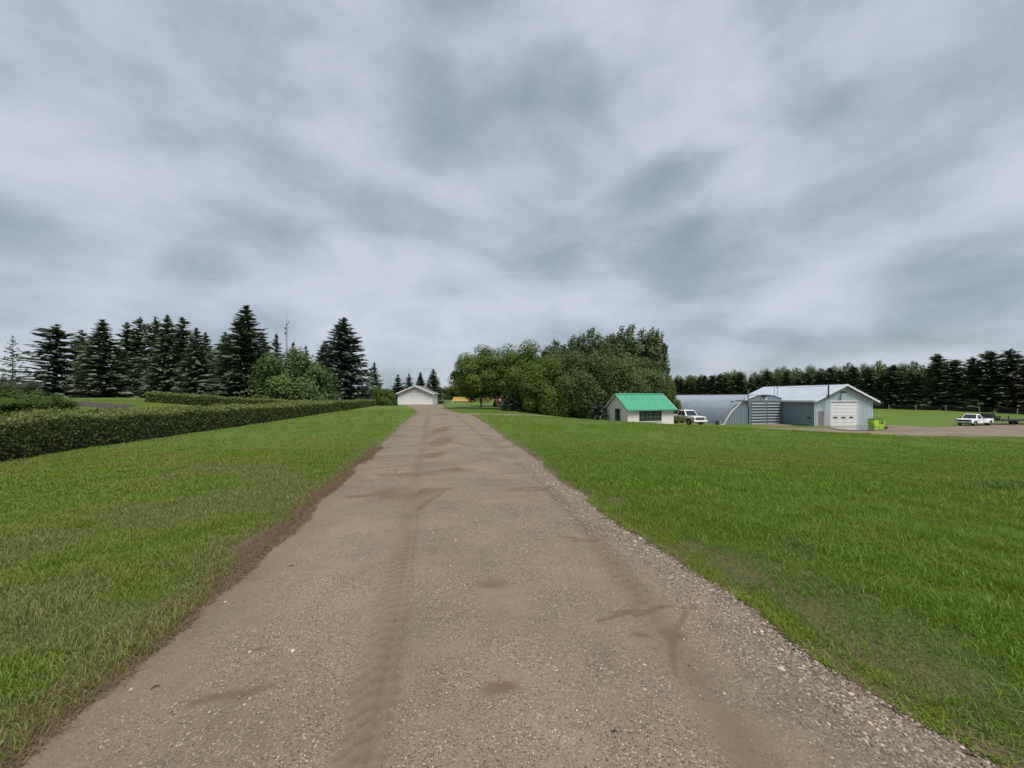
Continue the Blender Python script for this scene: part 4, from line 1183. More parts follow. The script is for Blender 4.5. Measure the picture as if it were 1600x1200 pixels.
def build_shop():
    th = R(12)
    X0, Y0 = 40.46, 51.4
    z = H(42, 52) - 0.02
    s = thing('workshop', 'blue grey metal workshop with white overhead door', 'workshop', (X0, Y0, z), th)
    W, D = 9.9, 12.6
    wh = 1.13 - z; rise = 2.05
    ft = lambda x: wh + rise * (1 - abs(x - W / 2) / (W / 2)) - 0.03
    d0, d1, dz = 2.72, 7.15, wh - 0.18
    w_ = MB()
    ribbed(w_, 0, 0.60, -.3, 0, 0, 0.30, .03, ft); ribbed(w_, 1.55, d0 - .08, -.3, 0, 0, 0.30, .03, ft)
    m0 = 0.60; m1 = 1.55
    ribbed(w_, m0, m1, 2.02, 0, 0, 0.30, .03, ft)
    ribbed(w_, d0 - .08, d1 + .08, dz + .08, 0, 0, 0.30, .03, ft)
    ribbed(w_, d1 + .08, W, -.3, 0, 0, 0.30, .03, ft)
    w_.build('front_wall', M_CLAD, s)
    sw = MB()
    M = Matrix.Rotation(R(90), 4, 'Z')
    t_ = MB(); ribbed(t_, 0, D, -.3, wh, 0, .30, .03, None, 1)
    sw.add([(v[1] * -1, v[0], v[2]) for v in t_.v], t_.f)
    sw.add([(W, 0, -.3), (W, D, -.3), (W, D, wh), (W, 0, wh)], [(0, 1, 2, 3)])
    sw.add([(0, D, -.3), (W, D, -.3), (W, D, wh), (W / 2, D, wh + rise), (0, D, wh)], [(0, 1, 2, 3, 4)])
    sw.build('side_wall', mat('shaded_side_cladding', (0.20, 0.27, 0.305), .5, .08, 1.2, .1, dirt=(.2, .24, .25), dirt_amt=.4, streak=True), s)  # front cladding in a darker colour, shade of the side painted in
    for a in (-.02, W - .06):
        c = MB(); c.box((a, -.05, -.3), (a + .08, -.005, wh - .06)); c.build('corner_trim', M_WHITE, s)
    # grey patch round the small door
    pt = MB(); pt.box((0.12, -.045, -.3), (m0 - .005, -.034, 1.98)); pt.box((m1 + .05, -.045, -.3), (d0 - .1, -.034, 1.98)); pt.build('wall_patch', M_CLAD2, s)
    md = MB(); md.box((m0 + .03, -.01, 0), (m1 - .03, .04, 1.98)); mdo = md.build('man_door', M_MANDOOR, s)
    hd = MB(); hd.tube([(m1 - .15, -.07, 1.0), (m1 - .15, -.01, 1.0)], .03, 6); hd.build('door_handle', M_IRON, mdo)
    # overhead door: eight panels, three small windows in one of them
    tr_ = MB(); tr_.box((d0 - .1, -.06, 0), (d0, .02, dz)); tr_.box((d1, -.06, 0), (d1 + .16, .02, dz)); tr_.box((d0 - .1, -.06, dz + .001), (d1 + .16, .02, dz + .14)); tr_.build('door_trim', M_WHITE, s)
    hdm = MB(); hdm.box((d0, -.10, dz - .06), (d1 + .05, .0, dz)); od = hdm.build('overhead_door', M_STEEL, s)
    npan = 7; ph = (dz - .08) / npan
    for k in range(npan):
        p = MB(); p.box((d0 + .012, -.03, .01 + k * ph), (d1 - .012, .02, k * ph + ph - .022)); p.build('door_panel', M_WHITE, od, bevel=.012)
        if k == 2:
            for q_ in range(3):
                wx = d0 + .72 + q_ * 1.36
                wf = MB(); wf.box((wx - .36, -.046, k * ph + .13), (wx + .36, -.032, k * ph + ph - .14)); wf.build('door_window', M_GLASS, od)
    # roof
    ov, fo = .75, .45; sl = rise / (W / 2)
    rf = MB(); n = 32
    for sg in (-1, 1):
        vs = []
        for i in range(n + 1):
            yb = -fo + (D + fo + .3) * i / n
            row = [(yb, 0), (yb + .18, 0), (yb + .22, .035), (yb + .27, 0)] if i < n else [(yb, 0)]
            for yy_, d in row:
                for e in (0, 1):
                    hv = (W / 2 + (ov if sg > 0 else .35))
                    vs.append((W / 2 + sg * e * hv, yy_, wh + rise - e * sl * hv + .10 + d))
        m_ = len(vs) // 2
        rf.add(vs, [(2 * i, 2 * i + 1, 2 * i + 3, 2 * i + 2) for i in range(m_ - 1)])
        hv = (W / 2 + (ov if sg > 0 else .35))
        rf.add([(W / 2, -fo, wh + rise + .05), (W / 2, D + .3, wh + rise + .05), (W / 2 + sg * hv, D + .3, wh + rise - sl * hv + .05), (W / 2 + sg * hv, -fo, wh + rise - sl * hv + .05)], [(0, 1, 2, 3)])
    roof = rf.build('roof', M_ROOFM, s)
    for sg in (-1, 1):
        hv = (W / 2 + (ov if sg > 0 else .35))
        b = MB(); b.prism([(W / 2, wh + rise - .10), (W / 2 + sg * hv, wh + rise - sl * hv - .10), (W / 2 + sg * hv, wh + rise - sl * hv + .16), (W / 2, wh + rise + .16)], 'y', -fo - .05, -fo - .005)
        b.build('barge_board', M_WHITE, roof)
        b = MB(); xa = W / 2 + sg * hv
        b.box((min(xa, xa + sg * .06), -fo, wh + rise - sl * hv - .12), (max(xa, xa + sg * .06), D + .3, wh + rise - sl * hv + .12)); b.build('gutter', M_WHITE, roof)
    # chimney stack through the eave, lamp in the gable, weather mast and cables, side outlet
    st = MB(); st.tube([(1.50, -.20, 2.1), (1.50, -.20, wh + .5)], .035, 6); st.build('conduit', M_STEEL, s)
    st = MB(); st.tube([(1.55, -fo - .2, wh + .25), (1.55, -fo - .2, wh + rise * .98)], .085, 8); st.box((1.45, -fo - .1, wh + .55), (1.65, -.02, wh + .62)); st.build('stack_pipe', M_IRON, s)
    lp = MB(); lp.tube([(W / 2 - .55, -.02, wh + 1.05), (W / 2 - .55, -.42, wh + 1.15)], .04, 6); lp.box((W / 2 - .78, -.62, wh + .98), (W / 2 - .32, -.34, wh + 1.20)); lp.tube([(W / 2 - .55, -.05, wh + 1.0), (W / 2 - .55, -.05, dz + .2)], .025, 5); lp.build('gable_lamp', M_IRON, s)
    for (bx_, by_, hz_) in ((.3, 6.4, 2.1), (1.4, 6.9, 1.4)):
        ms = MB(); zz_ = wh + sl * bx_
        ms.tube([(bx_, by_, zz_), (bx_, by_, zz_ + hz_)], .03, 6); ms.tube([(bx_ - .25, by_, zz_ + hz_ - .05), (bx_ + .25, by_, zz_ + hz_ - .05)], .05, 6); ms.build('roof_mast', M_IRON, s)
    cb = MB(); a = Vector((.3, 6.4, wh + 2.1)); b = Vector((1.55, -fo - .2, wh + rise * .95)); cb.tube([a, a.lerp(b, .5) - Vector((0, 0, .25)), b], .02, 4); cb.build('cable', M_IRON, s)
    for k in range(5):                                              # brackets stepping down the side wall
        b = MB(); b.box((-.07, 4.15 - k * .40, wh - .42 - k * .42), (-.035, 4.33 - k * .40, wh - .26 - k * .42)); b.build('wall_bracket', M_STEEL, s)
    b = MB(); b.box((-.16, .55, 1.05), (-.03, .85, 1.25)); b.build('outlet_box', M_IRON, s)
build_shop()

# ------------------------------------------------------------------ lime green waste bin
def build_bin():
    Yb = 49.3
    x, y = at(1369, Yb)
    M_LIME = mat('lime_paint', (0.36, 0.62, 0.035), .45, .08, 2.0, dirt=(.25, .36, .06), dirt_amt=.5)
    b = thing('waste_bin', 'lime green steel waste bin with black square logo beside the puddle', 'waste bin', (x, y, H(x, y) + .05), R(-5))
    m = MB(); W, D, Hh = 1.22, .98, 1.02
    m.box((-W / 2, -D / 2, .08), (W / 2, -D / 2 + .05, Hh)); m.box((-W / 2, D / 2 - .05, .08), (W / 2, D / 2, Hh)); m.box((-W / 2, -D / 2 + .05, .08), (-W / 2 + .05, D / 2 - .05, Hh)); m.box((W / 2 - .05, -D / 2 + .05, .08), (W / 2, D / 2 - .05, Hh)); m.box((-W / 2 + .05, -D / 2 + .05, .08), (W / 2 - .05, D / 2 - .05, .14))
    for xx_ in (-.5, .0, .5):
        m.box((xx_ - .04, -D / 2 - .035, .1), (xx_ + .04, -D / 2 - .001, .35))
    m.build('body', M_LIME, b, bevel=.01)
    for sg in (-1, 1):
        p = MB(); p.box((sg * (W / 2 + .001), -.45, .52), (sg * (W / 2 + .14), .45, .68)); p.build('lift_pocket', M_LIME, b)
    l = MB(); l.box((-W / 2 - .03, -D / 2 - .04, Hh + .004), (W / 2 + .03, D / 2 + .03, Hh + .06)); l.build('lid', M_IRON, b, bevel=.015)
    lg = MB(); lg.box((-.02, -D / 2 - .012, .42), (.50, -D / 2 - .003, .86)); lo = lg.build('logo', M_DARK, b)
    g = MB()
    for (x0, z0, x1, z1) in ((.22, .72, .36, .77), (.22, .52, .27, .72), (.27, .52, .36, .57), (.32, .57, .36, .65), (.41, .52, .45, .77), (.45, .72, .52, .77), (.45, .62, .50, .66), (.57, .52, .61, .77), (.61, .52, .67, .57)):
        g.box((x0 - .20, -D / 2 - .017, z0), (x1 - .20, -D / 2 - .013, z1))
    g.build('logo_letters', M_LIME, lo)
    sk = MB(); sk.box((-W / 2 + .1, -D / 2 + .15, 0), (-W / 2 + .25, D / 2 - .15, .075)); sk.box((W / 2 - .25, -D / 2 + .15, 0), (W / 2 - .1, D / 2 - .15, .075)); sk.build('skid', M_IRON, b)
build_bin()

# ------------------------------------------------------------------ pickups and the trailer
def mat_car(name, col, mud=None, z0=.35, z1=1.05):
    m, t = principled(name)
    c = t.n('ShaderNodeTexCoord')
    base = col
    if mud:
        sp = t.n('ShaderNodeSeparateXYZ', {0: (c, 3)})
        nz = t.noise((c, 3), 2.5, 6, .65, .6)
        hgt = t.math('ADD', (sp, 2), t.math('MULTIPLY', t.math('SUBTRACT', nz, .5), .7))
        mr = t.n('ShaderNodeMapRange', {0: hgt, 1: z0, 2: z1, 3: 1.0, 4: 0.0})
        base = t.mix(mr, col, mud)
    p = t.n('ShaderNodeBsdfPrincipled', {'Roughness': .32, 'Coat Weight': .5, 'Coat Roughness': .08})
    if isinstance(base, tuple) and not hasattr(base[0], 'outputs'): p.inputs['Base Color'].default_value = (*base, 1)
    else: t.t.links.new(base[0].outputs[base[1]], p.inputs['Base Color'])
    t.n('ShaderNodeOutputMaterial', {0: p})
    return m
M_TRUCKW = mat_car('white_truck_paint', (.80, .81, .83))
M_TRUCKM = mat_car('muddy_white_truck_paint', (.82, .82, .82), (.50, .365, .195), .66, 1.22)
M_TYRE = mat('tyre_rubber', (.020, .020, .021), .85, .2, 5)
M_RIM = mat('steel_rim', (.55, .55, .56), .35, .1, 5, .6)
M_BLACK = mat('black_plastic', (.018, .018, .020), .5, .2, 6)
M_CHROME = mat('chrome_trim', (.62, .63, .65), .16, .05, 5, .9)
M_LAMP = mat('headlamp_glass', (.50, .52, .54), .12, .08, 9, .2)
M_RED = mat('tail_lamp', (.35, .015, .012), .25, .1, 9)

def wheel(parent, x, y, r, wdt, rim, dirty=False):
    t = MB(); n = 20; prof = [(r * .58, -wdt / 2), (r * .93, -wdt / 2), (r, -wdt * .36), (r, wdt * .36), (r * .93, wdt / 2), (r * .58, wdt / 2)]
    vs = []; fs = []
    for k in range(n):
        a = 2 * math.pi * k / n
        for (rr_, w_) in prof: vs.append((math.cos(a) * rr_, w_, math.sin(a) * rr_))
    m_ = len(prof)
    for k in range(n):
        for j in range(m_):
            fs.append((k * m_ + j, k * m_ + (j + 1) % m_, ((k + 1) % n) * m_ + (j + 1) % m_, ((k + 1) % n) * m_ + j))
    t.add(vs, fs)
    w_ = t.build('wheel', M_TYRE, parent, smooth=True, loc=(x, y, r))
    rm = MB(); sgn = 1 if y > 0 else -1
    rm.tube([(0, sgn * -wdt * .3, 0), (0, sgn * wdt * .30, 0), (0, sgn * wdt * .42, 0)], [r * .58, r * .575, r * .22], 16)
    for k in range(6):
        a = k * math.pi / 3
        rm.box((-.03, sgn * wdt * .31 - .01, r * .2), (.03, sgn * wdt * .38 + .01, r * .52), Matrix.Rotation(a, 4, 'Y'))
    rm.build('rim', rim, w_)
    return w_

def pickup(label, loc, heading, paint, L=5.8, cab_back=-1.0, dually=False, grille_black=False, rear_win=True):
    """x forward, y to the left, z up; centre of the wheelbase at the origin"""
    t = thing('pickup_truck', label, 'pickup truck', loc, heading, 'white pickups parked in the yard')
    hf = 2.85; hr = hf - L; W = .98
    r = .40; fx, rx_ = hf - .98, hr + 1.20
    ws = 1.42; rf0 = .78; rf1 = cab_back + .22; belt = 1.13; top = 1.87
    # body sides and hood as one lofted shell: side outline with wheel arches
    def arch(c, ra=.50):
        return [(c + ra * math.cos(a), .40 + ra * math.sin(a)) for a in [math.pi * k / 8 for k in range(9)]]
    outline = [(cab_back, .42), (fx - .50, .42)] + arch(fx)[::-1][1:-1] + [(fx + .50, .42), (hf - .02, .46), (hf, .62), (hf - .01, .98), (hf - .12, 1.08), (ws + .05, belt + .03), (cab_back, belt)]
    b = MB()
    n = len(outline)
    vs = []
    for sy, wy in ((-1, W), (1, W)):
        for (x, z) in outline:
            inset = .10 * max(0, (x - 1.6) / 1.25) ** 2 + (.06 if z > 1.0 else 0)
            vs.append((x, sy * (wy - inset), z))
    fs = [tuple(range(n)), tuple(range(n, 2 * n))] + [(i, (i + 1) % n, n + (i + 1) % n, n + i) for i in range(n)]
    b.add(vs, fs)
    b.build('body', paint, t, bevel=.02)
    # cargo bed: two side walls with arches, tailgate, floor
    bo = [(hr + .02, .50), (rx_ - .50, .46)] + arch(rx_)[::-1][1:-1] + [(rx_ + .50, .46), (cab_back - .03, .46), (cab_back - .03, belt), (hr + .02, belt)]
    bd = MB()
    wb = W + (.14 if dually else 0)
    for sg in (-1, 1):
        bd.prism(bo, 'y', sg * (W - .10), sg * W)
    if dually:
        for sg in (-1, 1):
            fl = [(rx_ + .62 * math.cos(a), .40 + .60 * math.sin(a)) for a in [math.pi * k / 8 for k in range(9)]] + [(rx_ - .50 * math.cos(a), .40 + .49 * math.sin(a)) for a in [math.pi * k / 8 for k in range(9)]]
            bd.prism(fl, 'y', sg * (W + .002), sg * (W + .16))
    bd.box((hr + .02, -W + .101, .62), (cab_back - .03, W - .101, .68)); bd.box((hr, -W + .101, .55), (hr + .08, W - .101, belt))
    bd.build('cargo_bed', paint, t, bevel=.012)
    # cab upper: tapered, then glass panels proud of it
    c0 = [(cab_back, -.90, belt - .01), (ws, -.90, belt - .01), (ws, .90, belt - .01), (cab_back, .90, belt - .01)]
    c1 = [(rf1, -.70, top), (rf0, -.70, top), (rf0, .70, top), (rf1, .70, top)]
    cb = MB(); cb.add(c0 + c1, [(0, 3, 2, 1), (4, 5, 6, 7), (0, 1, 5, 4), (1, 2, 6, 5), (2, 3, 7, 6), (3, 0, 4, 7)])
    cb.build('cab', paint, t, bevel=.05, smooth=True)
    def panel(name, a, b_, c, d, m, off):
        P = [Vector(p) for p in (a, b_, c, d)]
        nrm = (P[1] - P[0]).cross(P[3] - P[0]).normalized()
        mb = MB(); mb.add([p + nrm * off for p in P] + [p - nrm * .015 for p in P], [(0, 1, 2, 3), (7, 6, 5, 4), (0, 4, 5, 1), (1, 5, 6, 2), (2, 6, 7, 3), (3, 7, 4, 0)])
        return mb.build(name, m, t)
    def lerp(p, q, f): return tuple(p[i] + (q[i] - p[i]) * f for i in range(3))
    def face(a, b_, c, d, u0, u1, v0, v1):
        lo0, hi0 = lerp(a, b_, u0), lerp(d, c, u0); lo1, hi1 = lerp(a, b_, u1), lerp(d, c, u1)
        return lerp(lo0, hi0, v0), lerp(lo1, hi1, v0), lerp(lo1, hi1, v1), lerp(lo0, hi0, v1)
    panel('windscreen', *face(c0[1], c0[2], c1[2], c1[1], .06, .94, .06, .90), M_GLASS, .006)
    panel('rear_window', *face(c0[3], c0[0], c1[0], c1[3], .12, .88, .30, .85), M_GLASS, .006)
    dv = .55 if rear_win else .10
    for sg in (0, 1):
        quad_ = (c0[0], c0[1], c1[1], c1[0]) if sg == 0 else (c0[2], c0[3], c1[3], c1[2])
        fr_ = (.54, .93) if rear_win else (.16, .92)
        rr_ = (.16, .49)
        if sg == 1: fr_ = (1 - fr_[1], 1 - fr_[0]); rr_ = (1 - rr_[1], 1 - rr_[0])
        panel('side_window', *face(*quad_, fr_[0], fr_[1], .12, .84), M_GLASS, .006)
        if rear_win: panel('side_window', *face(*quad_, rr_[0], rr_[1], .12, .84), M_GLASS, .006)
    for sg in (-1, 1):
        s_ = MB(); s_.box((cab_back + .5, sg * (W + .001), .93), (cab_back + .7, sg * (W + .03), .97)); s_.build('door_handle', M_BLACK, t)
        g_ = MB(); g_.box((ws - .42, sg * (W + .0005), .48), (ws - .40, sg * (W + .004), belt - .05)); g_.box((-.34, sg * (W + .0005), .48), (-.32, sg * (W + .004), belt - .05)); g_.build('door_gap', M_BLACK, t)
        mr = MB(); mr.box((ws - .42, sg * (W + .02), belt + .02), (ws - .28, sg * (W + .24), belt + .26)); mr.build('mirror', M_BLACK, t, bevel=.03)
        hl = MB(); hl.box((hf - .10, sg * .60, .78), (hf + .012, sg * .885, 1.0)); hl.build('headlight', M_LAMP, t, bevel=.02)
        tl = MB(); tl.box((hr - .012, sg * .84, .72), (hr + .05, sg * .965, 1.08)); tl.build('tail_light', M_RED, t)
    gr = MB(); gr.box((hf - .05, -.58, .70), (hf + .02, .58, 1.0)); go = gr.build('grille', M_BLACK, t, bevel=.01)
    if grille_black:
        bar = MB(); bar.box((hf + .021, -.86, .74), (hf + .03, .86, .98)); bar.build('grille_surround', M_BLACK, go)
        em = MB(); em.tube([(hf + .031, 0, .86), (hf + .045, 0, .86)], .09, 12); em.build('emblem', M_STEEL, go)
    else:
        bar = MB(); bar.box((hf + .021, -.60, .84), (hf + .045, .60, .90)); bar.build('grille_bar', M_CHROME, go)
        bar = MB(); bar.box((hf + .021, -.62, 1.001), (hf + .03, .62, 1.03)); bar.build('grille_bar', M_CHROME, go)
    bp = MB(); bp.box((hf - .06, -.95, .44), (hf + .14, .95, .66)); bp.build('front_bumper', M_CHROME if grille_black else M_TRUCKW, t, bevel=.03)
    lw = MB(); lw.box((hf - .1, -.62, .30), (hf + .10, .62, .439)); lw.build('air_dam', M_BLACK, t, bevel=.02)
    pl = MB(); pl.box((hf + .141, -.16, .49), (hf + .15, .16, .60)); pl.build('number_plate', M_PALE, t)
    rb = MB(); rb.box((hr - .16, -.92, .46), (hr - .001, .92, .62)); rb.build('rear_bumper', M_STEEL, t, bevel=.02)
    un = MB(); un.box((hr + .3, -.62, .34), (hf - .3, .62, .419)); un.box((fx - .46, -.70, .42), (fx + .46, .70, .80)); un.box((rx_ - .46, -.72, .42), (rx_ + .46, .72, .60)); un.build('chassis', M_BLACK, t)
    rim = M_RIM
    for sg in (-1, 1):
        wheel(t, fx, sg * .84, r, .26, rim)
        wheel(t, rx_, sg * (.98 if dually else .84), r, .26, rim)
        if dually: wheel(t, rx_, sg * .66, r, .24, rim)
    return t

# muddy pickup nosing out from behind the green roofed shed
hd1 = math.atan2(-math.sin(R(77)), math.cos(R(77)))
fr_corner = Vector((.473 * 47.6, 47.6))
fwd = Vector((math.cos(hd1), math.sin(hd1))); lf_ = Vector((-fwd.y, fwd.x))
cpos = fr_corner - fwd * 2.85 + lf_ * .95
zg1 = zt(664.5, 47.6)
pickup('muddy white extended cab pickup parked between the green roofed shed and the quonset', (cpos.x, cpos.y, max(H(cpos.x, cpos.y), zg1 - .1) + .05), hd1, M_TRUCKM, 5.8, -.55)
# dually with a black grille by the trees
hd2 = math.pi + R(18)
fwd2 = Vector((math.cos(hd2), math.sin(hd2))); lf2 = Vector((-fwd2.y, fwd2.x))
fc = Vector(at(1519, 61.0))
c2 = fc - fwd2 * 2.85 - lf2 * .95
pickup('clean white pickup with wide black grille and dual rear wheels hitched to the trailer', (c2.x, c2.y, H(c2.x, c2.y) + .06), hd2, M_TRUCKW, 6.0, -.25, True, True, False)

M_DECK = mat('dark_deck_wood', (.070, .058, .048), .85, .3, 5)
def build_trailer():
    d = Vector((math.cos(R(6)), math.sin(R(6))))
    rear = c2 - fwd2 * 3.4
    o = rear + Vector((0.6, 0.3))
    z = H(o.x + 4, o.y)
    t = thing('flatbed_trailer', 'black flatbed trailer with white wheels behind the white pickup', 'trailer', (o.x, o.y, z + .05), R(6))
    f = MB()
    f.box((1.2, -1.2, .62), (11.0, -1.05, .86)); f.box((1.2, 1.05, .62), (11.0, 1.2, .86))
    for k in range(9): f.box((1.3 + k * 1.15, -1.049, .64), (1.42 + k * 1.15, 1.049, .80))
    f.box((-.9, -.22, .62), (1.199, -.10, .80)); f.box((-.9, .10, .62), (1.199, .22, .80))
    f.build('frame', M_IRON, t)
    for k in range(6):
        pk = MB(); pk.box((1.25, -1.02 + k * .345, .862), (10.9, -1.02 + k * .345 + .33, .91)); pk.build('deck_plank', M_DECK, t)
    hb = MB(); hb.box((-.55, -.8, .75), (.35, .8, 1.85)); hb.build('front_box', M_BLACK, t, bevel=.03)
    for sg in (-1, 1):
        up = MB(); up.box((.9, sg * .95, .63), (1.02, sg * 1.07, 1.55)); up.build('stake_post', mat('olive_paint', (.12, .15, .08), .6, .15, 4) if sg < 0 else MATS['olive_paint'], t)
    rl = MB(); rl.box((.93, -.94, 1.30), (.99, .94, 1.42)); rl.box((.93, -.94, 1.0), (.99, .94, 1.10)); rl.build('headboard_rail', MATS['olive_paint'], t)
    wn = MB(); wn.tube([(1.9, -.3, 1.06), (1.9, .3, 1.06)], .14, 10); wn.box((1.7, -.4, .912), (2.1, .4, .97)); wn.box((2.6, -1.0, .912), (2.7, -.9, 1.5)); wn.build('winch', M_IRON, t)
    jk = MB(); jk.tube([(-.2, -.3, .05), (-.2, -.3, 1.0)], .05, 6); jk.box((-.32, -.42, .0), (-.08, -.18, .04)); jk.build('jack', M_IRON, t)
    for k in (0, 1):
        for sg in (-1, 1):
            wheel(t, 6.3 + k * .92, sg * 1.0, .38, .24, M_WHITE)
    mg = MB(); mg.box((5.8, -1.22, .74), (7.75, -1.201, .86)); mg.build('mudguard', M_IRON, t)
build_trailer()
def build_tank():
    # dark load standing in the dually's cargo bed
    p = c2 - fwd2 * 1.35
    t = thing('tool_chest', 'black tool chest and slip tank in the bed of the clean white pickup', 'tool chest', (p.x, p.y, H(p.x, p.y) + .06 + .69), hd2)
    m = MB(); m.box((.25, -.82, .0), (.85, .82, .60)); m.build('chest', M_BLACK, t, bevel=.03)
    m = MB(); m.tube([(-.75, 0, .42), (.15, 0, .42)], .40, 14); m.box((-.7, -.36, 0), (.1, .36, .12)); m.build('tank', M_IRON, t, smooth=True)
    m = MB(); m.box((-.35, -.12, .83), (-.1, .12, .93)); m.build('pump', M_PALE, t)
build_tank()

# ------------------------------------------------------------------ yellow and red farm machinery in the gap
M_YEL = mat('yellow_paint', (.72, .50, .04), .45, .12, 1.5, dirt=(.42, .27, .08), dirt_amt=.5)
M_ORA = mat('orange_paint', (.60, .39, .15), .5, .12, 1.5, dirt=(.55, .36, .16), dirt_amt=.5)
M_REDP = mat('faded_red_paint', (.20, .035, .038), .6, .2, 1.5, dirt=(.26, .12, .11), dirt_amt=.8)
def build_header():
    Y = 108.0
    x, y = at(723, Y); z = max(H(x, y), zt(627.5, Y))
    t = thing('combine_header', 'long orange yellow harvest header lying in the grass left of the grove', 'farm machine', (x, y, z), 0)
    m = MB(); m.prism([(-.6, .15), (.1, .0), (.55, .25), (.55, 1.25), (.40, 1.3), (.3, .35), (-.55, .22)], 'x', -2.6, 2.5); m.build('pan', M_ORA, t)
    for sg in (-2.65, 2.52):
        e = MB(); e.prism([(-1.0, .1), (.55, .0), (.6, 1.28), (-.1, 1.05), (-.9, .4)], 'x', sg, sg + .08); e.build('end_panel', M_ORA, t)
    rl = MB(); rl.tube([(-2.5, -.35, .85), (2.4, -.35, .85)], .06, 6)
    for k in range(5):
        a = k * 1.257; rl.tube([(-2.5, -.35 + .38 * math.cos(a), .85 + .38 * math.sin(a)), (2.4, -.35 + .38 * math.cos(a), .85 + .38 * math.sin(a))], .03, 4)
    for q_ in range(6):
        rl.box((-2.45 + q_ * .95, -.72, .83), (-2.41 + q_ * .95, .02, .87)); rl.box((-2.45 + q_ * .95, -.37, .48), (-2.41 + q_ * .95, -.33, 1.22))
    rl.build('reel', M_YEL, t)
    bmx = MB(); bmx.box((-2.4, .30, 1.02), (1.6, .34, 1.14)); bmx.build('back_slot', M_DARK, t)
build_header()
def build_seeder(px, lab, w_):
    Y = 110.0
    x, y = at(px, Y); z = max(H(x, y), zt(628.3, Y))
    t = thing('seed_hopper', lab, 'farm machine', (x, y, z), 0, 'yellow hoppers in a row')
    m = MB(); m.add([(-w_, -.5, .95), (w_, -.5, .95), (w_, .5, .95), (-w_, .5, .95), (-w_ * .8, -.2, .3), (w_ * .8, -.2, .3), (w_ * .8, .2, .3), (-w_ * .8, .2, .3)], [(0, 1, 2, 3), (7, 6, 5, 4), (0, 4, 5, 1), (1, 5, 6, 2), (2, 6, 7, 3), (3, 7, 4, 0)]); m.build('hopper', M_YEL, t, bevel=.03)
    l = MB(); l.box((-w_ - .03, -.54, .951), (w_ + .03, .54, 1.03)); l.build('lid', M_YEL, t, bevel=.02)
    for sg in (-1, 1):
        wheel(t, sg * w_ * .7, -.45, .30, .18, M_YEL)
    fr = MB(); fr.box((-w_, -.4, .22), (w_, -.3, .30)); fr.box((-w_, .3, .22), (w_, .4, .30)); fr.build('frame', M_IRON, t)
for px, lab, w_ in ((743.5, 'leftmost small yellow hopper just right of the long header', .80), (753.5, 'middle small yellow hopper of the row of hoppers', .70), (763, 'rightmost small yellow hopper nearest the red machine', .78)):
    build_seeder(px, lab, w_)
def build_red():
    Y = 62.0
    x, y = at(778.5, Y); z = H(x, y)
    t = thing('grain_cleaner', 'faded red farm machine half hidden by the grove', 'farm machine', (x, y, z), R(25))
    m = MB(); m.prism([(-.55, .75), (.5, .70), (.62, 1.35), (.2, 1.75), (-.5, 1.5), (-.7, 1.1)], 'y', -.45, .45); m.build('housing', M_REDP, t, bevel=.05)
    for sg in (-1, 1): wheel(t, -.25, sg * .6, .42, .18, M_REDP)
    c = MB(); c.tube([(.3, 0, 1.5), (.95, 0, 1.95), (1.15, 0, 1.75)], [.16, .13, .18], 8); c.build('spout', M_REDP, t)
    d_ = MB(); d_.box((-.7, -.4, .55), (1.3, -.3, .68)); d_.box((-.7, .3, .55), (1.3, .4, .68)); d_.build('drawbar', M_IRON, t)
    s_ = MB(); s_.tube([(.2, -.47, 1.1), (.2, -.52, 1.1)], .25, 12); s_.build('pulley', M_PALE, t)
build_red()
Yp = 88.0
x, y = at(707, Yp)
wp = MB(); wp.tube([(0, 0, -.2), (0, 0, .85)], .07, 8); wp.tube([(0, 0, .85), (0, 0, .92)], [.09, .05], 8)
o = wp.build('marker_post', M_WHITE, loc=(x, y, H(x, y)), smooth=True)
tag(o, 'short white post in the grass before the yellow machinery', 'post')

# ------------------------------------------------------------------ radio mast
def build_mast():
    Y = 95.0
    x, y = at(448, Y); z = H(x, y)
    t = thing('radio_mast', 'thin red and white lattice radio mast above the rounded bush', 'radio mast', (x, y, z), .3)
    top = zt(506, Y) - z
    M_MAST = mat('mast_red', (.16, .10, .10), .6, .2, 3)
    lg = MB(); br = MB()
    leg = [(.28 * math.cos(a), .28 * math.sin(a)) for a in (0, 2.094, 4.189)]
    for (a, b) in leg: lg.tube([(a, b, -.2), (a * .8, b * .8, top)], .032, 5)
    lg.build('legs', M_MAST, t)
    n = int(top / .7)
    for k in range(n):
        z0, z1 = top * k / n, top * (k + 1) / n
        for i in range(3):
            a, b = leg[i]; c, d = leg[(i + 1) % 3]; f0 = 1 - .2 * k / n
            br.tube([(a * f0, b * f0, z0), (c * f0, d * f0, z1)], .016, 3, False)
    br.build('bracing', M_MAST, t)
    wh = MB(); wh.tube([(0, 0, top - .5), (0, 0, top + 2.2), (0, 0, zt(481, Y) - z)], [.05, .035, .018], 6); wh.build('whip_antenna', M_STEEL, t)
    d_ = MB(); d_.tube([(0.1, 0, top - .3), (.75, 0, top + .9)], .045, 6); d_.tube([(.45, -.5, top + .35), (.45, .5, top + .35)], .02, 4); d_.box((-.42, -.1, top - 2.6), (-.2, .1, top - 2.1)); d_.box((-.42, -.1, top - 1.4), (-.2, .1, top - .9)); d_.build('side_antenna', M_IRON, t)
build_mast()

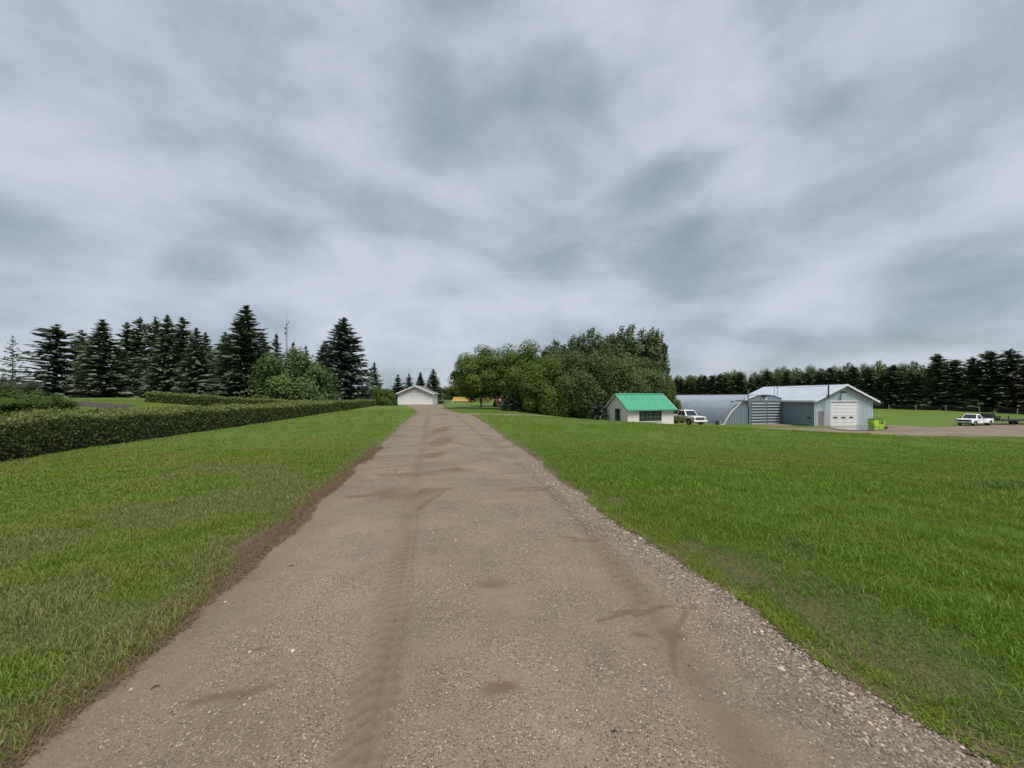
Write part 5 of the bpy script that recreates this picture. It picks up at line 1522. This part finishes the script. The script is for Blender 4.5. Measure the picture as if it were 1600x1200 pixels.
# ------------------------------------------------------------------ wire fence along the shelterbelt
def build_fence():
    M_POST = mat('weathered_post', (.30, .28, .23), .9, .25, 4)
    f = thing('wire_fence', 'low wire fence with weathered posts in front of the shelterbelt', 'fence', (0, 0, 0))
    pm = MB(); pm.tube([(0, 0, -.3), (0, 0, 1.35)], [.085, .075], 7)
    me = pm.mesh('post'); pts = []
    a = Vector((110.5, 84)); dirv = (Vector(belt[2]) - Vector(belt[1])).normalized()
    for k in range(-3, 19):
        p = a + dirv * (k * 5.6)
        z = H(p.x, p.y); pts.append(Vector((p.x, p.y, z)))
        link('post', me, M_POST, f, loc=(p.x, p.y, z), rot=(random.uniform(-.05, .05), random.uniform(-.05, .05), 0))
    for hgt in (.45, .8, 1.15):
        wr = MB(); wr.tube([p + Vector((0, 0, hgt)) for p in pts], .012, 3, False); wr.build('wire', M_STEEL, f)
build_fence()

# ------------------------------------------------------------------ grass, weeds, gravel
def blades(name, P, hgt, wid, m, lean=0.5, segs=2, tint=None, seed=1, flat=0.0, lean_dir=None, dry=None):
    """P (n,3) root points; bent blades"""
    r = np.random.default_rng(seed)
    n = len(P)
    az = r.uniform(0, 2 * math.pi, n)
    if lean_dir is not None: az = lean_dir + r.normal(size=n) * 0.9
    ld = np.stack([np.cos(az), np.sin(az), np.zeros(n)], -1)
    a2 = r.uniform(0, 2 * math.pi, n)
    wd = np.stack([np.cos(a2), np.sin(a2), np.zeros(n)], -1)
    ln = lean * (0.3 + 1.0 * r.random(n))
    up = np.array([0, 0, 1.0])
    h = hgt[:, None]
    w_ = wid[:, None] * 0.5
    if tint is None: tint = r.random(n)
    if dry is None: dry = np.zeros(n)
    if segs == 1:
        V = np.empty((n, 3, 3))
        V[:, 0] = P - wd * w_; V[:, 1] = P + wd * w_; V[:, 2] = P + up * h * (1 - 0.3 * ln[:, None]) + ld * h * ln[:, None]
        me = np_mesh(name, V.reshape(-1, 3), 3, np.arange(n * 3), {'tint': np.repeat(tint, 3), 'up': np.tile([0, 0, 1.0], n), 'dryp': np.repeat(dry, 3)})
    else:
        V = np.empty((n, 5, 3))
        mid = P + up * h * 0.58 + ld * h * (ln * 0.30)[:, None]
        tip = P + up * h * (1 - 0.35 * ln[:, None]) + ld * h * ln[:, None]
        V[:, 0] = P - wd * w_; V[:, 1] = P + wd * w_; V[:, 2] = mid + wd * w_ * .8; V[:, 3] = mid - wd * w_ * .8; V[:, 4] = tip
        b = (np.arange(n) * 5)[:, None]
        q = b + np.array([[0, 1, 2, 3]]); t_ = b + np.array([[3, 2, 4]])
        loops = np.concatenate([q, t_], 1).ravel()
        me = np_mesh(name, V.reshape(-1, 3), np.tile([4, 3], n), loops, {'tint': np.repeat(tint, 5), 'up': np.tile([0, 0, .55, .55, 1.0], n), 'dryp': np.repeat(dry, 5)})
    return tag(link(name, me, m), kind='stuff')

ALL_EXCL = [YARD, LANE, GARDEN]
def lawn_points(n, y0, y1, seed, margin=1.08, bias=1.0, left_gap=0.05):
    """random roots in the view wedge between y0 and y1 (with a margin at the sides), outside the gravel"""
    r = np.random.default_rng(seed)
    y = y0 + (y1 - y0) * r.random(n) ** bias
    x = (r.random(n) * 2 - 1) * (y * 1.3333 * margin + 1.2)
    u = x + 0.2 * y
    jg = (fbm(x * 2.2, y * 2.2, 4) - 0.5)
    dl_ = road_l(y) - u; dr_ = u - road_r(y)
    ok = (dl_ > -0.04 + 0.20 * r.random(n) ** 1.5 - jg * 0.45 - (fbm(x * 0.95 + 2, y * 0.95, 3) - 0.42) * 0.75) | (dr_ > 0.04 + 0.10 * r.random(n) - jg * 0.30)
    ok |= (y > 79)
    ok &= ~((u < -10.95) & (u > -12.75) & (y < 69.5))
    ok &= (u > -40)
    for px, py, rx, ry_ in ((990, 806, 0.30, 0.22), (1165, 905, 0.40, 0.10), (1335, 1010, 0.32, 0.10), (1080, 855, 0.16, 0.10), (1250, 945, 0.2, 0.12)):
        xc, yc = gp(px, py)
        ok &= ~((np.hypot((x - xc) / rx, (y - yc) / ry_) + jg < 0.8) & (r.random(n) < 0.45))
    st_ = np.exp(-((dr_ - 0.36) / 0.13) ** 2) * sstep(0.47, 0.60, fbm(x * 1.7 + 6, y * 1.7, 4)) * (y < 6.2)
    ok &= ~(r.random(n) < 0.45 * st_)
    if y1 > 28:
        for P_ in ALL_EXCL: ok &= ~(poly_dist(x, y, P_) > -0.1)
    x, y, u = x[ok], y[ok], u[ok]
    return np.stack([x, y, ground_h(x, y) - 0.005], -1), u

def mow(x, y):
    """patchiness of a mown lawn: taller lush patches, thin patches"""
    return fbm(x * 0.55, y * 0.55, 4)
specs = [  # n candidates, y0, y1, fade-in, fade-out, height, width, segs, bias
    (520000, 1.0, 6.4, (0, 0.1), (4.6, 6.4), 0.054, 0.0054, 2, 0.60),
    (520000, 4.4, 13.0, (4.4, 6.4), (9.5, 13.0), 0.052, 0.0105, 2, 0.62),
    (400000, 9.0, 27.0, (9.0, 13.0), (20.0, 27.0), 0.060, 0.023, 1, 0.62),
    (300000, 19.0, 52.0, (19.0, 27.0), (40.0, 52.0), 0.068, 0.050, 1, 0.62),
]
for i, (n, y0, y1, fi, fo, h_, w_, sg, bi) in enumerate(specs):
    P, u = lawn_points(n, y0, y1, 100 + i, bias=bi)
    x, y = P[:, 0], P[:, 1]
    pt = mow(x, y)
    r = np.random.default_rng(200 + i)
    lush = sstep(2.6, 4.2, u) * (1 - sstep(7.5, 12, u)) * (1 - sstep(5, 10, y)) * sstep(0.34, 0.52, pt + 0.06)    # longer grass beside the driveway on the right
    clump = sstep(0.35, 0.62, fbm(x * 3.2 + 40, y * 3.2, 3))
    hh = h_ * (0.35 + 0.95 * r.random(len(x)) ** 1.3) * (0.55 + 0.9 * pt) * (0.75 + 0.55 * clump) * (1 + 0.85 * lush)
    ti = np.clip(0.15 + 0.75 * r.random(len(x)) + 0.5 * (pt - 0.5) - 0.1 * lush, 0, 1)
    ti = np.clip(ti + 0.13 * np.tanh(4 * np.sin(2 * math.pi * (u + 0.15 * np.sin(y * 0.3)) / 2.3)) * sstep(6, 10, y), 0, 0.96)      # passes of the mower
    # worn, drier patches: mostly on the left lawn towards the camera, and streaks further out on the right
    n3 = fbm(x * 0.75 + 13, y * 0.75 + 4, 4); n4 = fbm((x + 0.2 * y) * 0.30 + 7, y * 0.55, 4)
    dry = np.where(u < 0, 0.16 + sstep(0.42, 0.60, n3) * (0.72 - 0.40 * sstep(8, 20, y)), sstep(0.52, 0.70, n4) * 0.45 * sstep(3.5, 7, y))
    dry = np.clip(dry + 0.35 * (r.random(len(x)) < 0.12) + 0.5 * (1 - sstep(0.0, 0.6, road_l(y) - u)) * (u < 0), 0, 1)
    fade = sstep(fi[0], fi[1], y) * (1 - sstep(fo[0], fo[1], y))
    keep = r.random(len(x)) < np.clip(0.35 + 1.2 * pt + 0.25 * clump - 0.25 * dry, 0.5 if i == 0 else 0.3, 1) * fade
    blades('lawn_grass', P[keep], hh[keep], np.full(keep.sum(), w_) * (0.7 + 0.6 * r.random(keep.sum())), M_GRASS, 0.75, sg, ti[keep], 300 + i, dry=dry[keep])

# longer lush grass and seed-headed tufts beside the right edge
P, u = lawn_points(120000, 1.0, 8.5, 151, bias=0.6)
x, y = P[:, 0], P[:, 1]
r = np.random.default_rng(5)
dens = sstep(2.70, 3.1, u) * (1 - sstep(5.0, 9.0, u)) * sstep(0.44, 0.62, fbm(x * 0.9 + 3, y * 0.9, 4) + 0.03)
k = r.random(len(x)) < dens
blades('long_grass', P[k], 0.070 + 0.10 * r.random(k.sum()), 0.0055 + 0.004 * r.random(k.sum()), M_LONG, 1.0, 2, r.random(k.sum()) * .92, 401)
# the darker clump near the right picture edge
xc, yc = 9.2, 7.0
k = 2600; rr_ = np.random.default_rng(6)
px_ = xc + rr_.normal(size=k) * .55; py_ = yc + rr_.normal(size=k) * .16
blades('long_grass', np.stack([px_, py_, ground_h(px_, py_)], -1), 0.09 + .12 * rr_.random(k), np.full(k, .010), M_LONG, .9, 2, rr_.random(k) * .35, 402)

# low yellow green weeds along the right gravel edge
rr_ = np.random.default_rng(8); n = 60000
y = 1.6 + 4.6 * rr_.random(n) ** .8
ed = road_r(y)
wb = .10 + .13 * fbm(y * 1.3 + 5, y * 0, 3)
u = ed + 0.02 + (rr_.random(n) - 0.2) * wb * 1.2 + .10 * (fbm(y * 2.5, y * 0 + 3, 3) - .5)
k = rr_.random(n) < sstep(.40, .52, fbm(y * 1.1 + 2, y * 0 + 1, 3) + .02) * (.25 + .75 * sstep(.42, .58, fbm((u - .2 * y) * 5, y * 5, 3))) * (1 - .5 * sstep(4.5, 6.2, y)) * .8
x = u - .2 * y
blades('edge_weeds', np.stack([x, y, base_h(x, y) - .01], -1)[k], (.014 + .040 * rr_.random(k.sum()) ** 1.6), .007 + .006 * rr_.random(k.sum()), M_WEED, 1.2, 1, rr_.random(k.sum()) * .9, 403)
# straggly dead grass on the left verge
n = 26000
y = 1.2 + 11 * rr_.random(n) ** 1.5
u = road_l(y) - (-0.18 + .36 * rr_.random(n)) + .15 * (fbm(y * 2, y * 0 + 6, 3) - .5)
x = u - .2 * y
k = rr_.random(n) < .85
blades('dead_grass', np.stack([x, y, base_h(x, y) - .004], -1)[k], .020 + .05 * rr_.random(k.sum()), .003 + .0022 * rr_.random(k.sum()) + .0006 * y[k], M_DRY, 1.6, 1, rr_.random(k.sum()) * .9, 404)
n = 5000
y = 1.6 + 7 * rr_.random(n) ** 1.3; u = road_r(y) + .12 + .55 * rr_.random(n) ** 1.5; x = u - .2 * y
blades('dead_grass', np.stack([x, y, base_h(x, y) - .004], -1), .02 + .05 * rr_.random(n), np.full(n, .0035), M_DRY, 1.5, 1, rr_.random(n) * .9, 405)

# loose stones lying on the driveway
def mat_stones():
    m, t = principled('loose_stones')
    a = t.n('ShaderNodeAttribute', attribute_name='tint')
    c = t.ramp((a, 2), [(0.0, (.060, .045, .034)), (.35, (.125, .090, .062)), (.65, (.20, .152, .108)), (.85, (.30, .245, .185)), (.95, (.46, .41, .35)), (1.0, (.50, .36, .24))])
    p = t.n('ShaderNodeBsdfPrincipled', {'Base Color': (c, 0), 'Roughness': .75, 'Specular IOR Level': .35})
    t.n('ShaderNodeOutputMaterial', {0: p})
    return m
M_STONE = mat_stones()
r = np.random.default_rng(77)
n = 150000
y = 1.15 + 8.5 * r.random(n) ** 1.55
l_, R_ = road_l(y), road_r(y)
s_ = r.random(n); s_ = np.where(r.random(n) < .42, 1 - .30 * s_ ** 1.6, s_)
u = l_ + (R_ - l_) * s_ + np.where(s_ > .9, .06 * r.normal(size=n), 0)
x = u - .2 * y
rt_ = np.maximum(np.exp(-((u - rut_left(y)) / .17) ** 2), np.exp(-((u - rut_right(y)) / .17) ** 2))
p_ = np.clip(.10 + 1.5 * (fbm(x * 1.3 + 20, y * 1.3, 4) - .36), .02, 1) * (1 - .9 * rt_)
eg = R_ - u
p_ = np.maximum(p_, (1 - sstep(.10, .80, eg + .5 * (fbm(x * 1.7, y * 1.7, 3) - .5))) * .85)
p_ *= 1 - .75 * (1 - sstep(.3, .9, u - l_))
k = r.random(n) < p_
x, y, u, eg = x[k], y[k], u[k], eg[k]
n = len(x)
sz = (.0026 + .0050 * r.random(n) ** 3.0) * (1 + .75 * (1 - sstep(.1, .9, eg)) * r.random(n)) * (1 + .05 * y)
bigs = r.random(n) < .006
sz = np.where(bigs, sz * 2.0, sz)
oct_ = np.array([[1, 0, 0], [.3, .95, 0], [-.85, .55, 0], [-.8, -.6, 0], [.35, -.9, 0], [.1, .1, .75]])
ang = r.uniform(0, 6.28, n); ca, sa = np.cos(ang), np.sin(ang)
V = np.empty((n, 6, 3))
asp = .6 + .5 * r.random(n)
for j in range(6):
    jx = oct_[j, 0] * (1 + .25 * r.normal(size=n)); jy = oct_[j, 1] * asp * (1 + .25 * r.normal(size=n))
    V[:, j, 0] = x + sz * (jx * ca - jy * sa); V[:, j, 1] = y + sz * (jx * sa + jy * ca)
    V[:, j, 2] = sz * oct_[j, 2] * (.6 + .6 * r.random(n)) - .001
V[:, :, 2] += road_surface(x, y)[:, None] + .002
b = (np.arange(n) * 6)[:, None]
tri = np.array([[0, 1, 5], [1, 2, 5], [2, 3, 5], [3, 4, 5], [4, 0, 5]]).ravel()[None]
tn = np.clip(r.random(n) * .82 + .18 * r.random(n) + (bigs * .25), 0, 1)
o = link('loose_gravel', np_mesh('loose_gravel', V.reshape(-1, 3), 3, (b + tri).ravel(), {'tint': np.repeat(tn, 6)}), M_STONE)
tag(o, kind='stuff')
# a few twigs lying on the gravel
GT = 'twigs lying on the driveway'
for px, py, L_t, an, lab in ((243, 1076, .022, .5, 'short dark twig on the mud at the lower left of the driveway'), (455, 886, .03, .3, 'dark twig on the gravel near the left verge'),
                             (945, 810, .10, .3, 'dark curved twig at the right gravel edge beside the bright weeds'), (870, 780, .035, .6, 'small dark chip of wood on the gravel left of the right verge'),
                             (960, 1152, .014, -.5, 'tiny dark stick near the bottom of the driveway right of the middle')):
    xc, yc = gp(px, py)
    m_ = MB(); m_.tube([(-L_t, -.01, .0), (0, .004, .004), (L_t, 0, .001)], [.0015, .0035, .0015], 6)
    zz = float(road_surface(np.array(xc), np.array(yc))) + .008
    o = m_.build('twig', M_CORE_TWIG, loc=(xc, yc, zz), rot=(0, 0, an), smooth=True)
    tag(o, lab, 'twig', GT)
